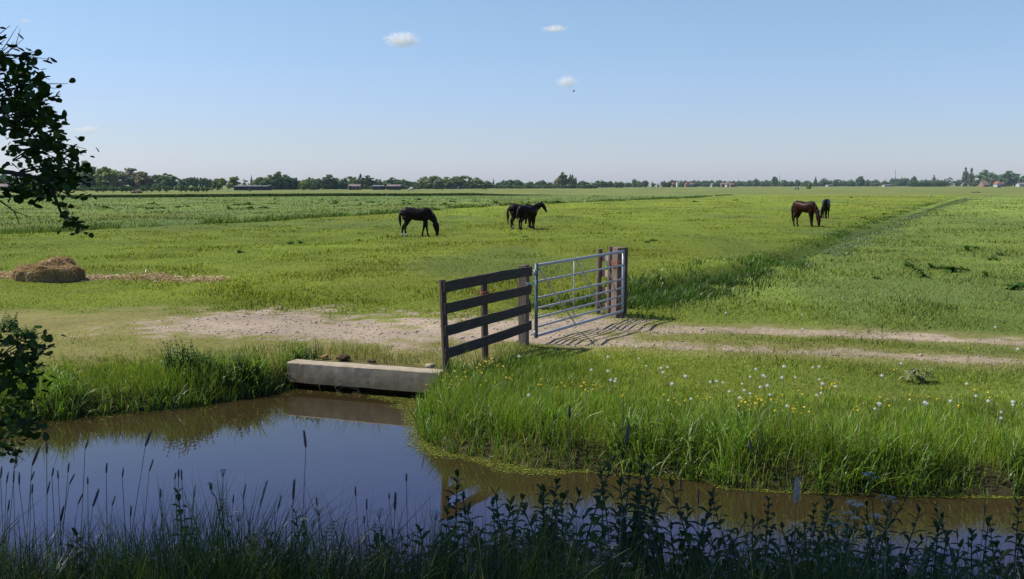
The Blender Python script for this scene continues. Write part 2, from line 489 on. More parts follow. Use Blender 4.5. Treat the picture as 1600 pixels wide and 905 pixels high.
w = bpy.data.worlds.new('World'); sc.world = w; w.use_nodes = True
nt = w.node_tree; nt.nodes.clear()
sky = nt.nodes.new('ShaderNodeTexSky'); sky.sky_type = 'NISHITA'; sky.sun_disc = False
sky.sun_elevation = R(SUN_EL); sky.sun_rotation = math.atan2(sd.x, sd.y)
sky.altitude = 0; sky.air_density = 1.0; sky.dust_density = .6; sky.ozone_density = 2.0
bg = nt.nodes.new('ShaderNodeBackground'); bg.inputs['Strength'].default_value = .12
wo = nt.nodes.new('ShaderNodeOutputWorld')
geo = nt.nodes.new('ShaderNodeTexCoord'); sep = nt.nodes.new('ShaderNodeSeparateXYZ')
nt.links.new(geo.outputs['Generated'], sep.inputs[0])
rp = nt.nodes.new('ShaderNodeValToRGB'); rp.color_ramp.interpolation = 'EASE'
e = rp.color_ramp.elements
e[0].position = 0.0; e[0].color = (.46, .51, .76, 1)
e[1].position = .7; e[1].color = (.38, .42, .50, 1)
k_ = e.new(.045); k_.color = (.42, .46, .63, 1)
k_ = e.new(.18); k_.color = (.475, .515, .575, 1)
k_ = e.new(.35); k_.color = (.23, .385, .82, 1)
nt.links.new(sep.outputs['Z'], rp.inputs['Fac'])
tm = nt.nodes.new('ShaderNodeVectorMath'); tm.operation = 'MULTIPLY'
tm2 = nt.nodes.new('ShaderNodeVectorMath'); tm2.operation = 'SCALE'; tm2.inputs['Scale'].default_value = 2.0
nt.links.new(sky.outputs[0], tm.inputs[0]); nt.links.new(rp.outputs[0], tm.inputs[1]); nt.links.new(tm.outputs[0], tm2.inputs[0])
nt.links.new(tm2.outputs[0], bg.inputs['Color']); nt.links.new(bg.outputs[0], wo.inputs['Surface'])

# ------------------------------------------------------------------ ground sheet and water
def grow(a, step, k, end):
    out = [a]; s = step
    while abs(out[-1]) < end:
        out.append(out[-1] + s); s *= k
    return out


xr = list(np.arange(-14, 14.01, .13)); xs = np.array([-v for v in grow(14.13, .16, 1.12, 5200)][::-1] + xr + grow(14.13, .16, 1.12, 5200))
ys = np.array(list(np.arange(-40, -4, 6)) + list(np.arange(-4, 4, .4)) + list(np.arange(4, 26, .12)) + grow(26.0, .14, 1.045, 5200))
GX, GY = np.meshgrid(xs, ys); gx = GX.ravel(); gy = GY.ravel()
gz = H(gx, gy)
dirt, worn, hay = masks(gx, gy)
base = field_col(gx, gy)
s0 = sdist(gx, gy)
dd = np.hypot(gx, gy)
shade = (.62 + .38 * sstep(30, 140, dd))[:, None]  # near ground darkened in colour for soil and shading under the blades
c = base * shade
c = c * (1 - .8 * worn[:, None]) + DRY[None] * .9 * .8 * worn[:, None]
c = c * (1 - .8 * hay[:, None]) + np.array((.27, .18, .10))[None] * .8 * hay[:, None]
dn = (.78 + .44 * fbm(gx * 1.5, gy * 1.5, 90))[:, None]
c = c * (1 - dirt[:, None]) + SOIL[None] * dn * dirt[:, None]
mud = (1 - sstep(.1, .7, s0))[:, None]
c = c * (1 - mud) + np.array((.05, .04, .022))[None] * mud
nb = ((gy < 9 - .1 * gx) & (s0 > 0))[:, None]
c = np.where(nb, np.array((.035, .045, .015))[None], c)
nx, ny = len(xs), len(ys)
i = np.arange(nx * ny).reshape(ny, nx)
Fs = np.stack([i[:-1, :-1].ravel(), i[:-1, 1:].ravel(), i[1:, 1:].ravel(), i[1:, :-1].ravel()], 1)
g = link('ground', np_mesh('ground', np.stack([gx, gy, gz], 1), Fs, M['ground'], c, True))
tag(g, kind='structure')

wm = MB()
wm.add([(-75, 1.5, WZ), (75, 1.5, WZ), (75, 16.0, WZ), (-75, 30.0, WZ)], [(0, 1, 2, 3)])
tag(wm.build('water', M['water']), kind='structure')

# ------------------------------------------------------------------ grass
def blade_mesh(name, P, h, wd, col, mat, nseg=1, lean=.5, tipc=1.15, basec=.7, wind=(.25, -.1), droop=0.0):
    n = len(P)
    az = RNG.uniform(0, 2 * math.pi, n)
    ln = RNG.uniform(.1, 1.0, n) * lean
    dx = np.cos(az) * ln + wind[0] * ln; dy = np.sin(az) * ln + wind[1] * ln
    ba = RNG.uniform(0, 2 * math.pi, n)
    bx, by = np.cos(ba), np.sin(ba)
    T = np.linspace(0, 1, nseg + 1)
    V = []; Cc = []
    h = np.asarray(h) * np.ones(n); wd = np.asarray(wd) * np.ones(n)
    for k, t in enumerate(T):
        bend = t ** 1.8
        cx = P[:, 0] + dx * h * bend; cy = P[:, 1] + dy * h * bend
        cz = P[:, 2] - .02 + h * (t - droop * ln * t ** 3)
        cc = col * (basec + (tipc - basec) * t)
        if k < nseg:
            ww = wd * .5 * (1 - .75 * t ** 2) if nseg > 1 else wd * .5
            V.append(np.stack([cx - bx * ww, cy - by * ww, cz], 1)); V.append(np.stack([cx + bx * ww, cy + by * ww, cz], 1))
            Cc += [cc, cc]
        else:
            V.append(np.stack([cx, cy, cz], 1)); Cc.append(cc)
    K = len(V)
    V = np.stack(V, 1).reshape(-1, 3); Cc = np.stack(Cc, 1).reshape(-1, 3)
    tri = []
    for k in range(nseg - 1):
        a = 2 * k
        tri += [(a, a + 1, a + 3), (a, a + 3, a + 2)]
    a = 2 * (nseg - 1)
    tri.append((a, a + 1, a + 2))
    tri = np.array(tri)
    Fs = (np.arange(n)[:, None, None] * K + tri[None]).reshape(-1, 3)
    return link(name, np_mesh(name, V, Fs, mat, Cc, False))


def jitcol(c, amt=.25, hue=.12):
    n = len(c)
    f = np.clip(RNG.normal(1, amt, n), .45, 1.7)[:, None]
    hh = RNG.normal(0, hue, n)
    k = np.stack([1 + hh, np.ones(n), 1 - hh * .5], 1)
    return np.clip(c * f * k, .005, .6)


# pasture: short grazed grass from the track to some 230 m out
n = 400000
u = RNG.uniform(0, 1, n)
a0, a1 = 13.0 ** -.5, 240.0 ** -.5
dist = (a0 + (a1 - a0) * u) ** -2
ang = RNG.uniform(-.60, .60, n)
px_, py_ = dist * np.tan(ang), dist
s0 = sdist(px_, py_)
dirt, worn, hay = masks(px_, py_)
keep = (s0 > .9) & (RNG.uniform(0, 1, n) > np.maximum(dirt * 1.02, np.maximum(worn * .80, hay * .75))) & ((dist_line(px_, py_, DITCH1) > .5) | (py_ > 34))
keep &= (fbm(px_ * .8, py_ * .8, 120) * .7 + .45 > RNG.uniform(0, 1, n))
px_, py_, dist, worn = px_[keep], py_[keep], dist[keep], worn[keep]
col = field_col(px_, py_)
wn = (worn * .75)[:, None]
col = col * (1 - wn) + DRY[None] * wn
right = (px_ > side_x(py_, LINE1)) & (py_ > 21)
left = (px_ < side_x(py_, LINE2)) & (py_ > 46)
tuft = sstep(.45, .8, fbm(px_ * .5, py_ * .4, 101, 3))
hh = .05 + .07 * tuft
hh = np.where(right, .07 + .09 * tuft, hh)
hh = np.where(left, .09 + .14 * tuft, hh)
hh = np.where(worn > .4, hh * .6, hh) * RNG.uniform(.6, 1.35, len(px_))
col = col * (1.0 - .22 * tuft[:, None])
P = np.stack([px_, py_, H(px_, py_)], 1)
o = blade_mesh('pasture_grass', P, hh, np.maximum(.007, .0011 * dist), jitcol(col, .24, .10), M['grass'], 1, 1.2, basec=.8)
tag(o, 'short grazed grass covering the flat pasture and meadow', 'grass', kind='stuff')

# near meadow on the right bank, from the canal up to the track, and the left bank
n = 270000
px_ = RNG.uniform(-9.5, 9.5, n); py_ = RNG.uniform(9.3, 17.6, n)
s0 = sdist(px_, py_)
ok = (s0 > .02) & (py_ > 9 - .1 * px_) & (np.abs(px_) < py_ * .56 + .6)
ok &= ~((px_ > wl.x - .05) & (px_ < wr.x + .15) & (s0 < .40) & (py_ > wr.y - .3))
px_, py_, s0 = px_[ok], py_[ok], s0[ok]
dirt, worn, hay = masks(px_, py_)
isl = px_ < -1.3
dens = np.where(isl, .25 + .75 * (1 - sstep(.8, 1.8, s0)), 1.0)
rt = np.minimum(dist_line(px_, py_, RUT1), dist_line(px_, py_, RUT2))
ok = RNG.uniform(0, 1, len(px_)) > np.maximum(dirt * 1.02, np.maximum(worn * .70, 1 - dens))
clump = fbm(px_ * 1.7, py_ * 1.7, 131, 3)
ok &= RNG.uniform(0, 1, len(px_)) < .35 + 1.0 * clump
px_, py_, s0, worn, isl, clump = px_[ok], py_[ok], s0[ok], worn[ok], isl[ok], clump[ok]
bankf = 1 - sstep(.35, np.where(isl, 1.25, 1.7), s0)
midf = 1 - sstep(1.2, np.where(isl, 1.9, 3.6), s0)
hh = .05 + .09 * midf + .19 * bankf
hh = hh * np.where((px_ > wr.x - .9) & (px_ < wr.x + .7) & (py_ > 13.5), .6, 1.0)
hh = hh * (.55 + .9 * clump) * RNG.uniform(.55, 1.35, len(px_))
hh *= np.where(s0 < .15, .7, 1)
col = A_COL[None] * (1 - midf[:, None]) + LUSH[None] * midf[:, None]
col = col * (.58 + .84 * fbm(px_ * 1.3, py_ * 1.3, 140, 4))[:, None]
wn = (worn * .7)[:, None]; col = col * (1 - wn) + DRY[None] * wn
dead = (RNG.uniform(0, 1, len(px_)) < .05)[:, None]
col = np.where(dead, np.array((.26, .22, .10))[None], col)
pale = (RNG.uniform(0, 1, len(px_)) < .06)[:, None]
col = np.where(pale, np.array((.19, .24, .09))[None], col)
P = np.stack([px_, py_, H(px_, py_)], 1)
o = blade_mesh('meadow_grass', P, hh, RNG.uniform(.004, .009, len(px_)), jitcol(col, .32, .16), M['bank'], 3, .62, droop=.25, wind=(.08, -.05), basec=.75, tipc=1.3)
tag(o, 'lush bright green grass between the canal and the track', 'grass', kind='stuff')

# long broad blades hanging over the water's edge
n = 95000
px_ = RNG.uniform(-9.5, 9.0, n); py_ = RNG.uniform(9.2, 16.6, n)
s0 = sdist(px_, py_)
clump = fbm(px_ * 2.4, py_ * 2.4, 151, 2)
ok = (s0 > -.03) & (s0 < np.where(px_ < -1.3, 1.0, .75)) & (py_ > 9 - .1 * px_) & (RNG.uniform(0, 1, n) < np.where(s0 < .32, sstep(.22, .5, clump), .65 * sstep(.38, .62, clump)))
ok &= ~((px_ > wl.x + .12) & (px_ < wr.x + .02) & (py_ > wr.y - .45) & (s0 < 1.2))
ok &= ~((px_ > wr.x - .6) & (px_ < wr.x + .05) & (py_ > 13.75))
px_, py_, s0, clump = px_[ok], py_[ok], s0[ok], clump[ok]
hh = (.16 + .34 * sstep(.4, .7, clump)) * RNG.uniform(.55, 1.25, len(px_)) * (.75 + .25 * (1 - sstep(.4, .8, s0)))
col = np.tile(np.array((.100, .175, .016)), (len(px_), 1)) * (.6 + .8 * clump)[:, None]
pale = (RNG.uniform(0, 1, len(px_)) < .12)[:, None]
col = np.where(pale, np.array((.26, .32, .14))[None], col)
P = np.stack([px_, py_, np.maximum(H(px_, py_), WZ - .03)], 1)
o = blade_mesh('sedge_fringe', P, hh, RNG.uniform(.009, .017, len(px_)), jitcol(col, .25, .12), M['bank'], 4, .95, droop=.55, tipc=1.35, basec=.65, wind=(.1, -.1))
tag(o, 'long drooping sedge blades fringing the canal edge', 'sedge', kind='stuff')

# ditch beside the meadow
n = 70000
t = RNG.uniform(0, 1, n) ** 1.5
L = np.array(DITCH1[:-1]); seg = np.concatenate([[0], np.cumsum(np.hypot(*np.diff(L, axis=0).T))])
tt = np.exp(np.log(1.0) + t * np.log(seg[-1])) - 1
tt = seg[-1] * (np.exp(3.2 * RNG.uniform(0, 1, n)) - 1) / (math.exp(3.2) - 1)
cx_ = np.interp(tt, seg, L[:, 0]); cy_ = np.interp(tt, seg, L[:, 1])
off = RNG.normal(.35, .75, n)
wv = (fbm(tt * .13, tt * 0, 163, 3) - .5) * 2.2 * sstep(4, 14, tt)
px_, py_ = cx_ + (off + wv) * .88 + .1, cy_ - (off + wv) * .47
clump = fbm(px_ * .9, py_ * .5, 161, 4)
ok = RNG.uniform(0, 1, n) < sstep(.36, .62, clump)
px_, py_, off, clump, tt2 = px_[ok], py_[ok], off[ok], clump[ok], tt[ok]
d_ = np.hypot(px_, py_)
sed = (sstep(.0, .8, off + .3) * sstep(10, 22, tt2))[:, None]
nearc = (1 - sstep(6, 14, tt2))[:, None]  # near end: dark grass, colour lowered further to stand for the shaded cut
col = (np.array((.085, .150, .018))[None] * (1 - nearc) + np.array((.050, .095, .012))[None] * nearc) * (1 - sed) + SEDGE[None] * sed
col = col * (.6 + .8 * clump)[:, None]
hh = (.11 + .22 * clump) * RNG.uniform(.5, 1.3, len(px_)) * (.38 + .62 * (1 - sstep(5, 24, tt2)))
P = np.stack([px_, py_, H(px_, py_)], 1)
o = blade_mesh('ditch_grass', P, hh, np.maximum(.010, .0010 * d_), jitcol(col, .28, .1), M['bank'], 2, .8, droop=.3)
tag(o, 'rough tall grass growing along the ditch beside the gate', 'grass', kind='stuff')

# rough edge of the second ditch and the cross ditch far out
n = 26000
L = np.array(DITCH2); seg = np.concatenate([[0], np.cumsum(np.hypot(*np.diff(L, axis=0).T))])
tt = seg[-1] * RNG.uniform(0, 1, n) ** 1.6
cx_ = np.interp(tt, seg, L[:, 0]); cy_ = np.interp(tt, seg, L[:, 1]); off = RNG.normal(0, .7, n)
px_, py_ = cx_ - np.abs(off) * .9, cy_ + off * .5
clump = fbm(px_ * .5, py_ * .3, 171, 3)
ok = RNG.uniform(0, 1, n) < sstep(.3, .6, clump)
px_, py_, clump = px_[ok], py_[ok], clump[ok]
col = np.array((.085, .140, .028))[None] * (.5 + clump)[:, None]
P = np.stack([px_, py_, H(px_, py_)], 1)
o = blade_mesh('ditch_edge_grass', P, (.2 + .3 * clump) * RNG.uniform(.5, 1.2, len(px_)), .0011 * np.hypot(px_, py_), jitcol(col), M['grass'], 1, .8)
tag(o, 'dark rough grass along the ditch behind the grazing horse', 'grass', kind='stuff')
n = 22000
L = np.array(CROSS); seg = np.concatenate([[0], np.cumsum(np.hypot(*np.diff(L, axis=0).T))])
tt = seg[-1] * RNG.uniform(0, 1, n)
px_ = np.interp(tt, seg, L[:, 0]); py_ = np.interp(tt, seg, L[:, 1]) + RNG.normal(0, 1.6, n)
fade = 1 - sstep(.82, 1, tt / seg[-1])
col = np.tile(np.array((.035, .070, .012)), (n, 1))
P = np.stack([px_, py_, H(px_, py_)], 1)
o = blade_mesh('reed_strip', P, (.15 + .45 * fade) * RNG.uniform(.6, 1.2, n), .28, jitcol(col, .2), M['grass'], 1, .5)
tag(o, 'thin dark strip of reeds crossing the far pasture', 'reeds', kind='stuff')

# shaded bank in front of the camera
n = 95000
px_ = RNG.uniform(-5.5, 5.5, n); py_ = RNG.uniform(4.0, 7.3, n)
s0 = sdist(px_, py_)
clump = fbm(px_ * 1.5, py_ * 1.5, 181, 3)
ok = (s0 > -.05) & (py_ < 8) & (RNG.uniform(0, 1, n) < .25 + clump)
px_, py_, clump = px_[ok], py_[ok], clump[ok]
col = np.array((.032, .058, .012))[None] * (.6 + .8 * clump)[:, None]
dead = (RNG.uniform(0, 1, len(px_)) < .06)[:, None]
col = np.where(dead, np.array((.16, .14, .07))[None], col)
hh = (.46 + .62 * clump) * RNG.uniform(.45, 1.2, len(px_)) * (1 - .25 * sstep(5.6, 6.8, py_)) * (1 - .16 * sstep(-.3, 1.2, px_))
P = np.stack([px_, py_, H(px_, py_)], 1)
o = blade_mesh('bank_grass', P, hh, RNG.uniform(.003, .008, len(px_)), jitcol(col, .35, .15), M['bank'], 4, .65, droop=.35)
tag(o, 'dark shaded grass on the near bank at the front', 'grass', kind='stuff')

# ------------------------------------------------------------------ duckweed and gravel
n = 420000
px_ = RNG.uniform(-2.2, 9, n); py_ = RNG.uniform(8.5, 15.2, n)
s0 = sdist(px_, py_)
wv = fbm(px_ * 1.2, py_ * 1.2, 191, 3)
lim = .04 + .34 * sstep(.5, .78, wv) + .25 * np.exp(-((px_ + 1.0) / .8) ** 2)
ok = (s0 < .08) & (-s0 < lim * RNG.uniform(.3, 1, n)) & (py_ > 9 - .1 * px_)
a = np.stack([px_[ok], py_[ok]], 1)
n2 = 30000
q = np.stack([RNG.uniform(-9, -2, n2), RNG.uniform(12, 15.5, n2)], 1)
sq = sdist(q[:, 0], q[:, 1]); wq = fbm(q[:, 0] * 1.3, q[:, 1] * 1.3, 195, 2)
q = q[(sq < .05) & (-sq < .35 * RNG.uniform(0, 1, n2)) & (wq > .5)]
q2 = np.stack([RNG.uniform(-6, 1, 160), RNG.uniform(9.5, 15, 160)], 1); q2 = q2[sdist(q2[:, 0], q2[:, 1]) < -.1]
a = np.concatenate([a, q, q2])
m_ = len(a); r = RNG.gamma(2.0, .0018, m_) + .003; k = 5
th = RNG.uniform(0, 6.28, m_)[:, None] + np.linspace(0, 2 * math.pi, k, endpoint=False)[None]
V = np.stack([a[:, :1] + r[:, None] * np.cos(th), a[:, 1:] + r[:, None] * np.sin(th) * 1.0, np.full((m_, k), WZ + .004) + RNG.uniform(0, .004, m_)[:, None]], 2).reshape(-1, 3)
Fs = np.arange(m_ * k).reshape(m_, k)
col = np.repeat(jitcol(np.tile(np.array((.16, .18, .03)), (m_, 1)), .3, .12), k, 0)
tag(link('duckweed', np_mesh('duckweed', V, Fs, M['duck'], col)), 'yellow green duckweed floating along the canal edges', 'duckweed', kind='stuff')

n = 9000
px_ = RNG.uniform(-9, 9, n); py_ = RNG.uniform(14.8, 23, n)
dirt, worn, hay = masks(px_, py_)
ok = (dirt > RNG.uniform(.1, 1.1, n)) & (sdist(px_, py_) > .6)
px_, py_ = px_[ok], py_[ok]; m_ = len(px_)
oct_ = np.array([(1, 0, 0), (-1, 0, 0), (0, 1, 0), (0, -1, 0), (0, 0, 1), (0, 0, -1)], float)
of = np.array([(0, 2, 4), (2, 1, 4), (1, 3, 4), (3, 0, 4), (2, 0, 5), (1, 2, 5), (3, 1, 5), (0, 3, 5)])
sz = (RNG.gamma(1.6, .0065, m_) + .004)[:, None, None] * RNG.uniform(.6, 1.3, (m_, 6, 1))
V = oct_[None] * sz * np.array([1, 1, .6]) + np.stack([px_, py_, H(px_, py_) + .006], 1)[:, None]
Fs = (np.arange(m_)[:, None, None] * 6 + of[None]).reshape(-1, 3)
tag(link('gravel', np_mesh('gravel', V.reshape(-1, 3), Fs, M['stone'])), 'small pale stones and clods on the dirt track', 'gravel', kind='stuff')

# ------------------------------------------------------------------ concrete head wall of the culvert
def mat_xy(ax, ay, az=0):
    return Matrix.Rotation(az, 3, 'Z')


wd_ = (wr - wl); wd_.z = 0; wlen = wd_.length; wdir = wd_.normalized(); wn_ = Vector((-wdir.y, wdir.x, 0))
bm = bmesh.new()
nx_ = 70
rows = []
prof = [(.0, -.295), (.0, -.15), (.0, -.012), (.014, .0), (.14, .004), (.27, .0), (.28, -.2), (.28, -.295)]
for k in range(nx_ + 1):
    t = -.04 + (wlen + .00) * k / nx_
    rw = []
    for a, z in prof:
        chip = .007 * (vnoise(t * 2.5, a * 9 + z * 7, 5) - .5) + (.014 * max(0, vnoise(t * 9, 3, 6) - .62) * (-1 if z < -.001 else 1) if a < .03 and z > -.05 else 0)
        p = Vector((wl.x, wl.y, 0)) + wdir * t + wn_ * (a + chip) + Vector((0, 0, z + (chip if z > -.3 else .03 * (vnoise(t * 3, 0, 9) - .5))))
        rw.append(bm.verts.new(p))
    rows.append(rw)
for k in range(nx_):
    for j in range(len(prof)):
        j2 = (j + 1) % len(prof)
        bm.faces.new((rows[k][j], rows[k + 1][j], rows[k + 1][j2], rows[k][j2]))
bm.faces.new(rows[0]); bm.faces.new(rows[-1][::-1])
bmesh.ops.recalc_face_normals(bm, faces=bm.faces)
me = bpy.data.meshes.new('concrete_wall'); bm.to_mesh(me); bm.free(); me.materials.append(M['concrete'])
o = link('concrete_wall', me)
tag(o, 'low stained concrete retaining wall at the end of the water', 'retaining wall')

for k, (px, py, s, lab) in enumerate([(536, 561, .085, 'largest brown clump of dry dung on the concrete wall'),
                                      (580, 566, .055, 'small dark clump of dung at the middle of the concrete wall'),
                                      (672, 574, .06, 'greyish stone lump on the wall end beside the fence post'),
                                      (508, 559, .05, 'pale flat lump on the wall near the leafy weeds')]):
    bm = bmesh.new(); bmesh.ops.create_icosphere(bm, subdivisions=3, radius=1)
    for v in bm.verts:
        q = fbm(np.array([v.co.x * 2.2 + k * 9]), np.array([v.co.y * 2.2 + v.co.z * 1.7]), 300 + k)[0]
        v.co = Vector((v.co.x * 1.2, v.co.y, max(v.co.z, -.35) * .72)) * (.65 + .7 * q) * s
    me = bpy.data.meshes.new('dung_clump' if k < 2 else 'stone_lump'); bm.to_mesh(me); bm.free()
    me.materials.append([M['dung'], M['dung'], M['concrete'], M['hay_core']][k])
    for f in me.polygons: f.use_smooth = True
    o = link(me.name, me); p = ground(px, py, .0); o.location = (p.x, p.y, s * .2)
    tag(o, lab, 'dung' if k < 2 else 'stone')

# bent pale stick under the wall
mb = MB()
a = ground(525, 609, WZ); b = ground(566, 614, WZ)
mb.tube([(a.x, a.y + .1, WZ - .02), (a.x * .6 + b.x * .4, a.y * .6 + b.y * .4, WZ + .07), (a.x * .2 + b.x * .8, a.y * .2 + b.y * .8, WZ + .05), (b.x, b.y, WZ - .03)], [.012, .012, .011, .009], 7)
o = mb.build('bent_stick', M['wood_pale'], None, True)
tag(o, 'bent pale stick arching out of the water below the concrete wall', 'stick')

# ------------------------------------------------------------------ wooden fence
FL = at(694, 440, 14.35); FR = at(826, 418, 16.7)
FL0 = Vector((FL.x, FL.y, 0)); FR0 = Vector((FR.x, FR.y, 0))
fdir = (FR0 - FL0).normalized(); fang = math.atan2(fdir.y, fdir.x); fn = Vector((fdir.y, -fdir.x, 0))   # towards the camera side
flen = (FR0 - FL0).length
fence = empty('wooden_fence', FL0)
tag(fence, 'dark weathered four board fence on the near side of the metal gate', 'fence')
Rf = Matrix.Rotation(fang, 3, 'Z')


def post(mbt, base, r, z0, z1, lean=(0, 0), square=None, n=10):
    if square:
        k = 7
        vs = []
        for i in range(k):
            t = i / (k - 1); z = z0 + (z1 - z0) * t
            for (a, b) in ((-1, -1), (1, -1), (1, 1), (-1, 1)):
                j = 1 + .06 * (rnd.random() - .5)
                p = square[1] @ Vector((a * square[0][0] * j, b * square[0][1] * j, 0))
                vs.append(Vector((base[0] + lean[0] * t, base[1] + lean[1] * t, z)) + p + Vector((0, 0, (rnd.uniform(-.012, .012) if i == k - 1 else 0))))
        fs = [(i * 4 + a, i * 4 + (a + 1) % 4, i * 4 + 4 + (a + 1) % 4, i * 4 + 4 + a) for i in range(k - 1) for a in range(4)]
        fs += [(3, 2, 1, 0), tuple((k - 1) * 4 + a for a in range(4))]
        mbt.add(vs, fs)
    else:
        k = 6
        pts = [(base[0] + lean[0] * i / (k - 1), base[1] + lean[1] * i / (k - 1), z0 + (z1 - z0) * i / (k - 1)) for i in range(k)]
        mbt.tube(pts, [r * (1.06 - .1 * i / (k - 1)) * rnd.uniform(.95, 1.05) for i in range(k)], n)


def place(o): o.location = -fence.location; return o


m1 = MB(); post(m1, FL0 + fn * -.042 + Vector((.07, .02, 0)), .047, -.35, 1.29, lean=(-.06, 0)); place(m1.build('post', M['wood_post'], fence, False))
pm = FL0 + fdir * flen * .49
m1 = MB(); post(m1, pm - fn * .06, .050, -.3, 1.27, lean=(-.02, 0)); place(m1.build('post', M['wood_post'], fence, False))
m1 = MB(); post(m1, FR0 - fn * .085, .085, -.3, 1.31, square=((.060, .070), Rf)); place(m1.build('post', M['wood_mid'], fence, False, .006))
for k, (zl, zr) in enumerate([(1.195, 1.215), (.885, .93), (.575, .645), (.265, .35)]):
    m1 = MB(); ns = 9; vs = []
    x0 = -.045 + .008 * k; x1 = flen + [.07, .05, .04, .04][k]
    hh_ = [.075, .072, .072, .072][k]
    for i in range(ns):
        t = i / (ns - 1); sx = x0 + (x1 - x0) * t
        zc = zl + (zr - zl) * t + .012 * math.sin(3.1 * t + k) + rnd.uniform(-.003, .003)
        for (a, b) in ((.008, -1), (.036, -1), (.036, 1), (.008, 1)):
            vs.append(FL0 + fdir * sx + fn * (a + .006 * math.sin(4 * t + k)) + Vector((0, 0, zc + b * hh_ + rnd.uniform(-.003, .003))))
    fs = [(i * 4 + a, i * 4 + (a + 1) % 4, i * 4 + 4 + (a + 1) % 4, i * 4 + 4 + a) for i in range(ns - 1) for a in range(4)]
    fs += [(3, 2, 1, 0), tuple((ns - 1) * 4 + a for a in range(4))]
    m1.add(vs, fs); place(m1.build('board', M['wood_dark'], fence, False, .003))


def twine(name, c, mat, lab, turns, r, h, tails):
    m1 = MB()
    pts = []
    for i in range(turns * 10):
        a = i / 10 * 2 * math.pi
        pts.append((c.x + r * math.cos(a) * rnd.uniform(.95, 1.1), c.y + r * math.sin(a) * rnd.uniform(.95, 1.1), c.z + h * (i / (turns * 10) - .5) + rnd.uniform(-.006, .006)))
    m1.tube(pts, .006, 5)
    for tl in tails:
        p0 = Vector(pts[rnd.randrange(len(pts))]); e = p0 + Vector(tl)
        m1.tube([p0, p0 * .5 + e * .5 + Vector((.01, 0, .02)), e], [.005, .005, .003], 5)
    o = m1.build(name, mat, None, True)
    tag(o, lab, 'rope')
    return o


twine('knotted_twine', pm - fn * .058 + Vector((-.015, 0, .985)), M['rope_o'], 'orange twine wound around the middle post of the wooden fence', 4, .064, .05,
      [(-.10, -.02, -.01), (-.08, -.03, .01), (.08, 0, .03), (.02, -.05, -.04)])
pr = FR0 + fdir * .0 + fn * .02 + Vector((0, 0, 1.02))
m1 = MB()
for j in range(3):
    pts = [pr + fdir * (-.16 + .035 * i) + fn * (.022 + .006 * rnd.random()) + Vector((0, 0, .010 * j - .012 + .022 * math.sin(i * .55 + j))) for i in range(11)]
    m1.tube(pts, .008, 5)
m1.tube([pr + fdir * .19 + fn * .0, pr + fdir * .27 + fn * -.03 + Vector((0, 0, -.06)), pr + fdir * .29 + fn * -.03 + Vector((0, 0, -.30)), pr + fdir * .28 + fn * -.02 + Vector((0, 0, -.52))], .006, 5)
tag(m1.build('knotted_rope', M['rope_b'], None, True), 'pale blue green rope tied between fence board and gate hinge side', 'rope')

# ------------------------------------------------------------------ metal gate
G0 = at(838, 415, 17.2); G1 = at(974, 393, 20.4)
gz0 = at(838, 525, 17.2).z; gz1 = at(974, 486, 20.4).z
ga = Vector((G0.x, G0.y, 0)); gb = Vector((G1.x, G1.y, 0))
gd = (gb - ga).normalized(); gl = (gb - ga).length; gn = Vector((gd.y, -gd.x, 0))
gate = empty('metal_gate', ga)
tag(gate, 'galvanised seven bar tubular field gate standing closed across the track', 'gate')


def gp(t, f):                       # t along the gate, f from top (0) to bottom (1)
    zt = G0.z + (G1.z - G0.z) * t; zb = gz0 + (gz1 - gz0) * t
    return ga + gd * gl * t + Vector((0, 0, zt + (zb - zt) * f))


FR_ = [0, .227, .462, .61, .743, .872, 1.0]


def gbuild(m1, name, mat=M['galv']):
    o = m1.build(name, mat, gate, True); o.location = -gate.location; return o


for k, f in enumerate(FR_):
    r = .026 if k in (0, 6) else .018
    m1 = MB(); m1.tube([gp(.004, f), gp(.35, f), gp(.7, f), gp(.994, f)], r, 10); gbuild(m1, 'rail')
m1 = MB(); m1.tube([gp(0, -.03), gp(0, .5), gp(0, 1.03)], .030, 10); gbuild(m1, 'hanging_stile', M['galv_dark'])
m1 = MB(); m1.tube([gp(1, -.015), gp(1, .5), gp(1, 1.015)], .026, 10); gbuild(m1, 'latch_stile')
for (t0, f0, t1, f1) in [(.01, .04, .40, .99), (.41, .02, .71, .86), (.735, .02, .955, .88)]:
    m1 = MB(); m1.tube([gp(t0, f0) + gn * .021, gp(t1, f1) + gn * .021], .011, 6); gbuild(m1, 'diagonal_brace')
m1 = MB(); m1.tube([gp(.405, .01) - gn * .02, gp(.405, .90) - gn * .02], .010, 6); gbuild(m1, 'upright_brace')
m1 = MB(); m1.tube([gp(.735, .86) - gn * .02, gp(.735, .99) - gn * .02], .010, 6); gbuild(m1, 'upright_brace')
for f in (.10, .96):
    m1 = MB(); c_ = gp(0, f) - gd * .055
    m1.tube([c_ + Vector((0, 0, -.05)), c_ + Vector((0, 0, .05))], .017, 8)
    m1.box(c_ + gd * .03, (.07, .03, .028), Matrix.Rotation(math.atan2(gd.y, gd.x), 3, 'Z'))
    m1.tube([c_ - gd * .13, c_], .012, 6)
    gbuild(m1, 'hinge')
m1 = MB(); lp = gp(1, .30)
m1.box(lp + gd * .045, (.11, .03, .09), Matrix.Rotation(math.atan2(gd.y, gd.x), 3, 'Z'))
m1.tube([lp + gd * .02 + Vector((0, 0, .04)), lp + gd * .13 + Vector((0, 0, .05))], .010, 6)
gbuild(m1, 'latch', M['galv_dark'])

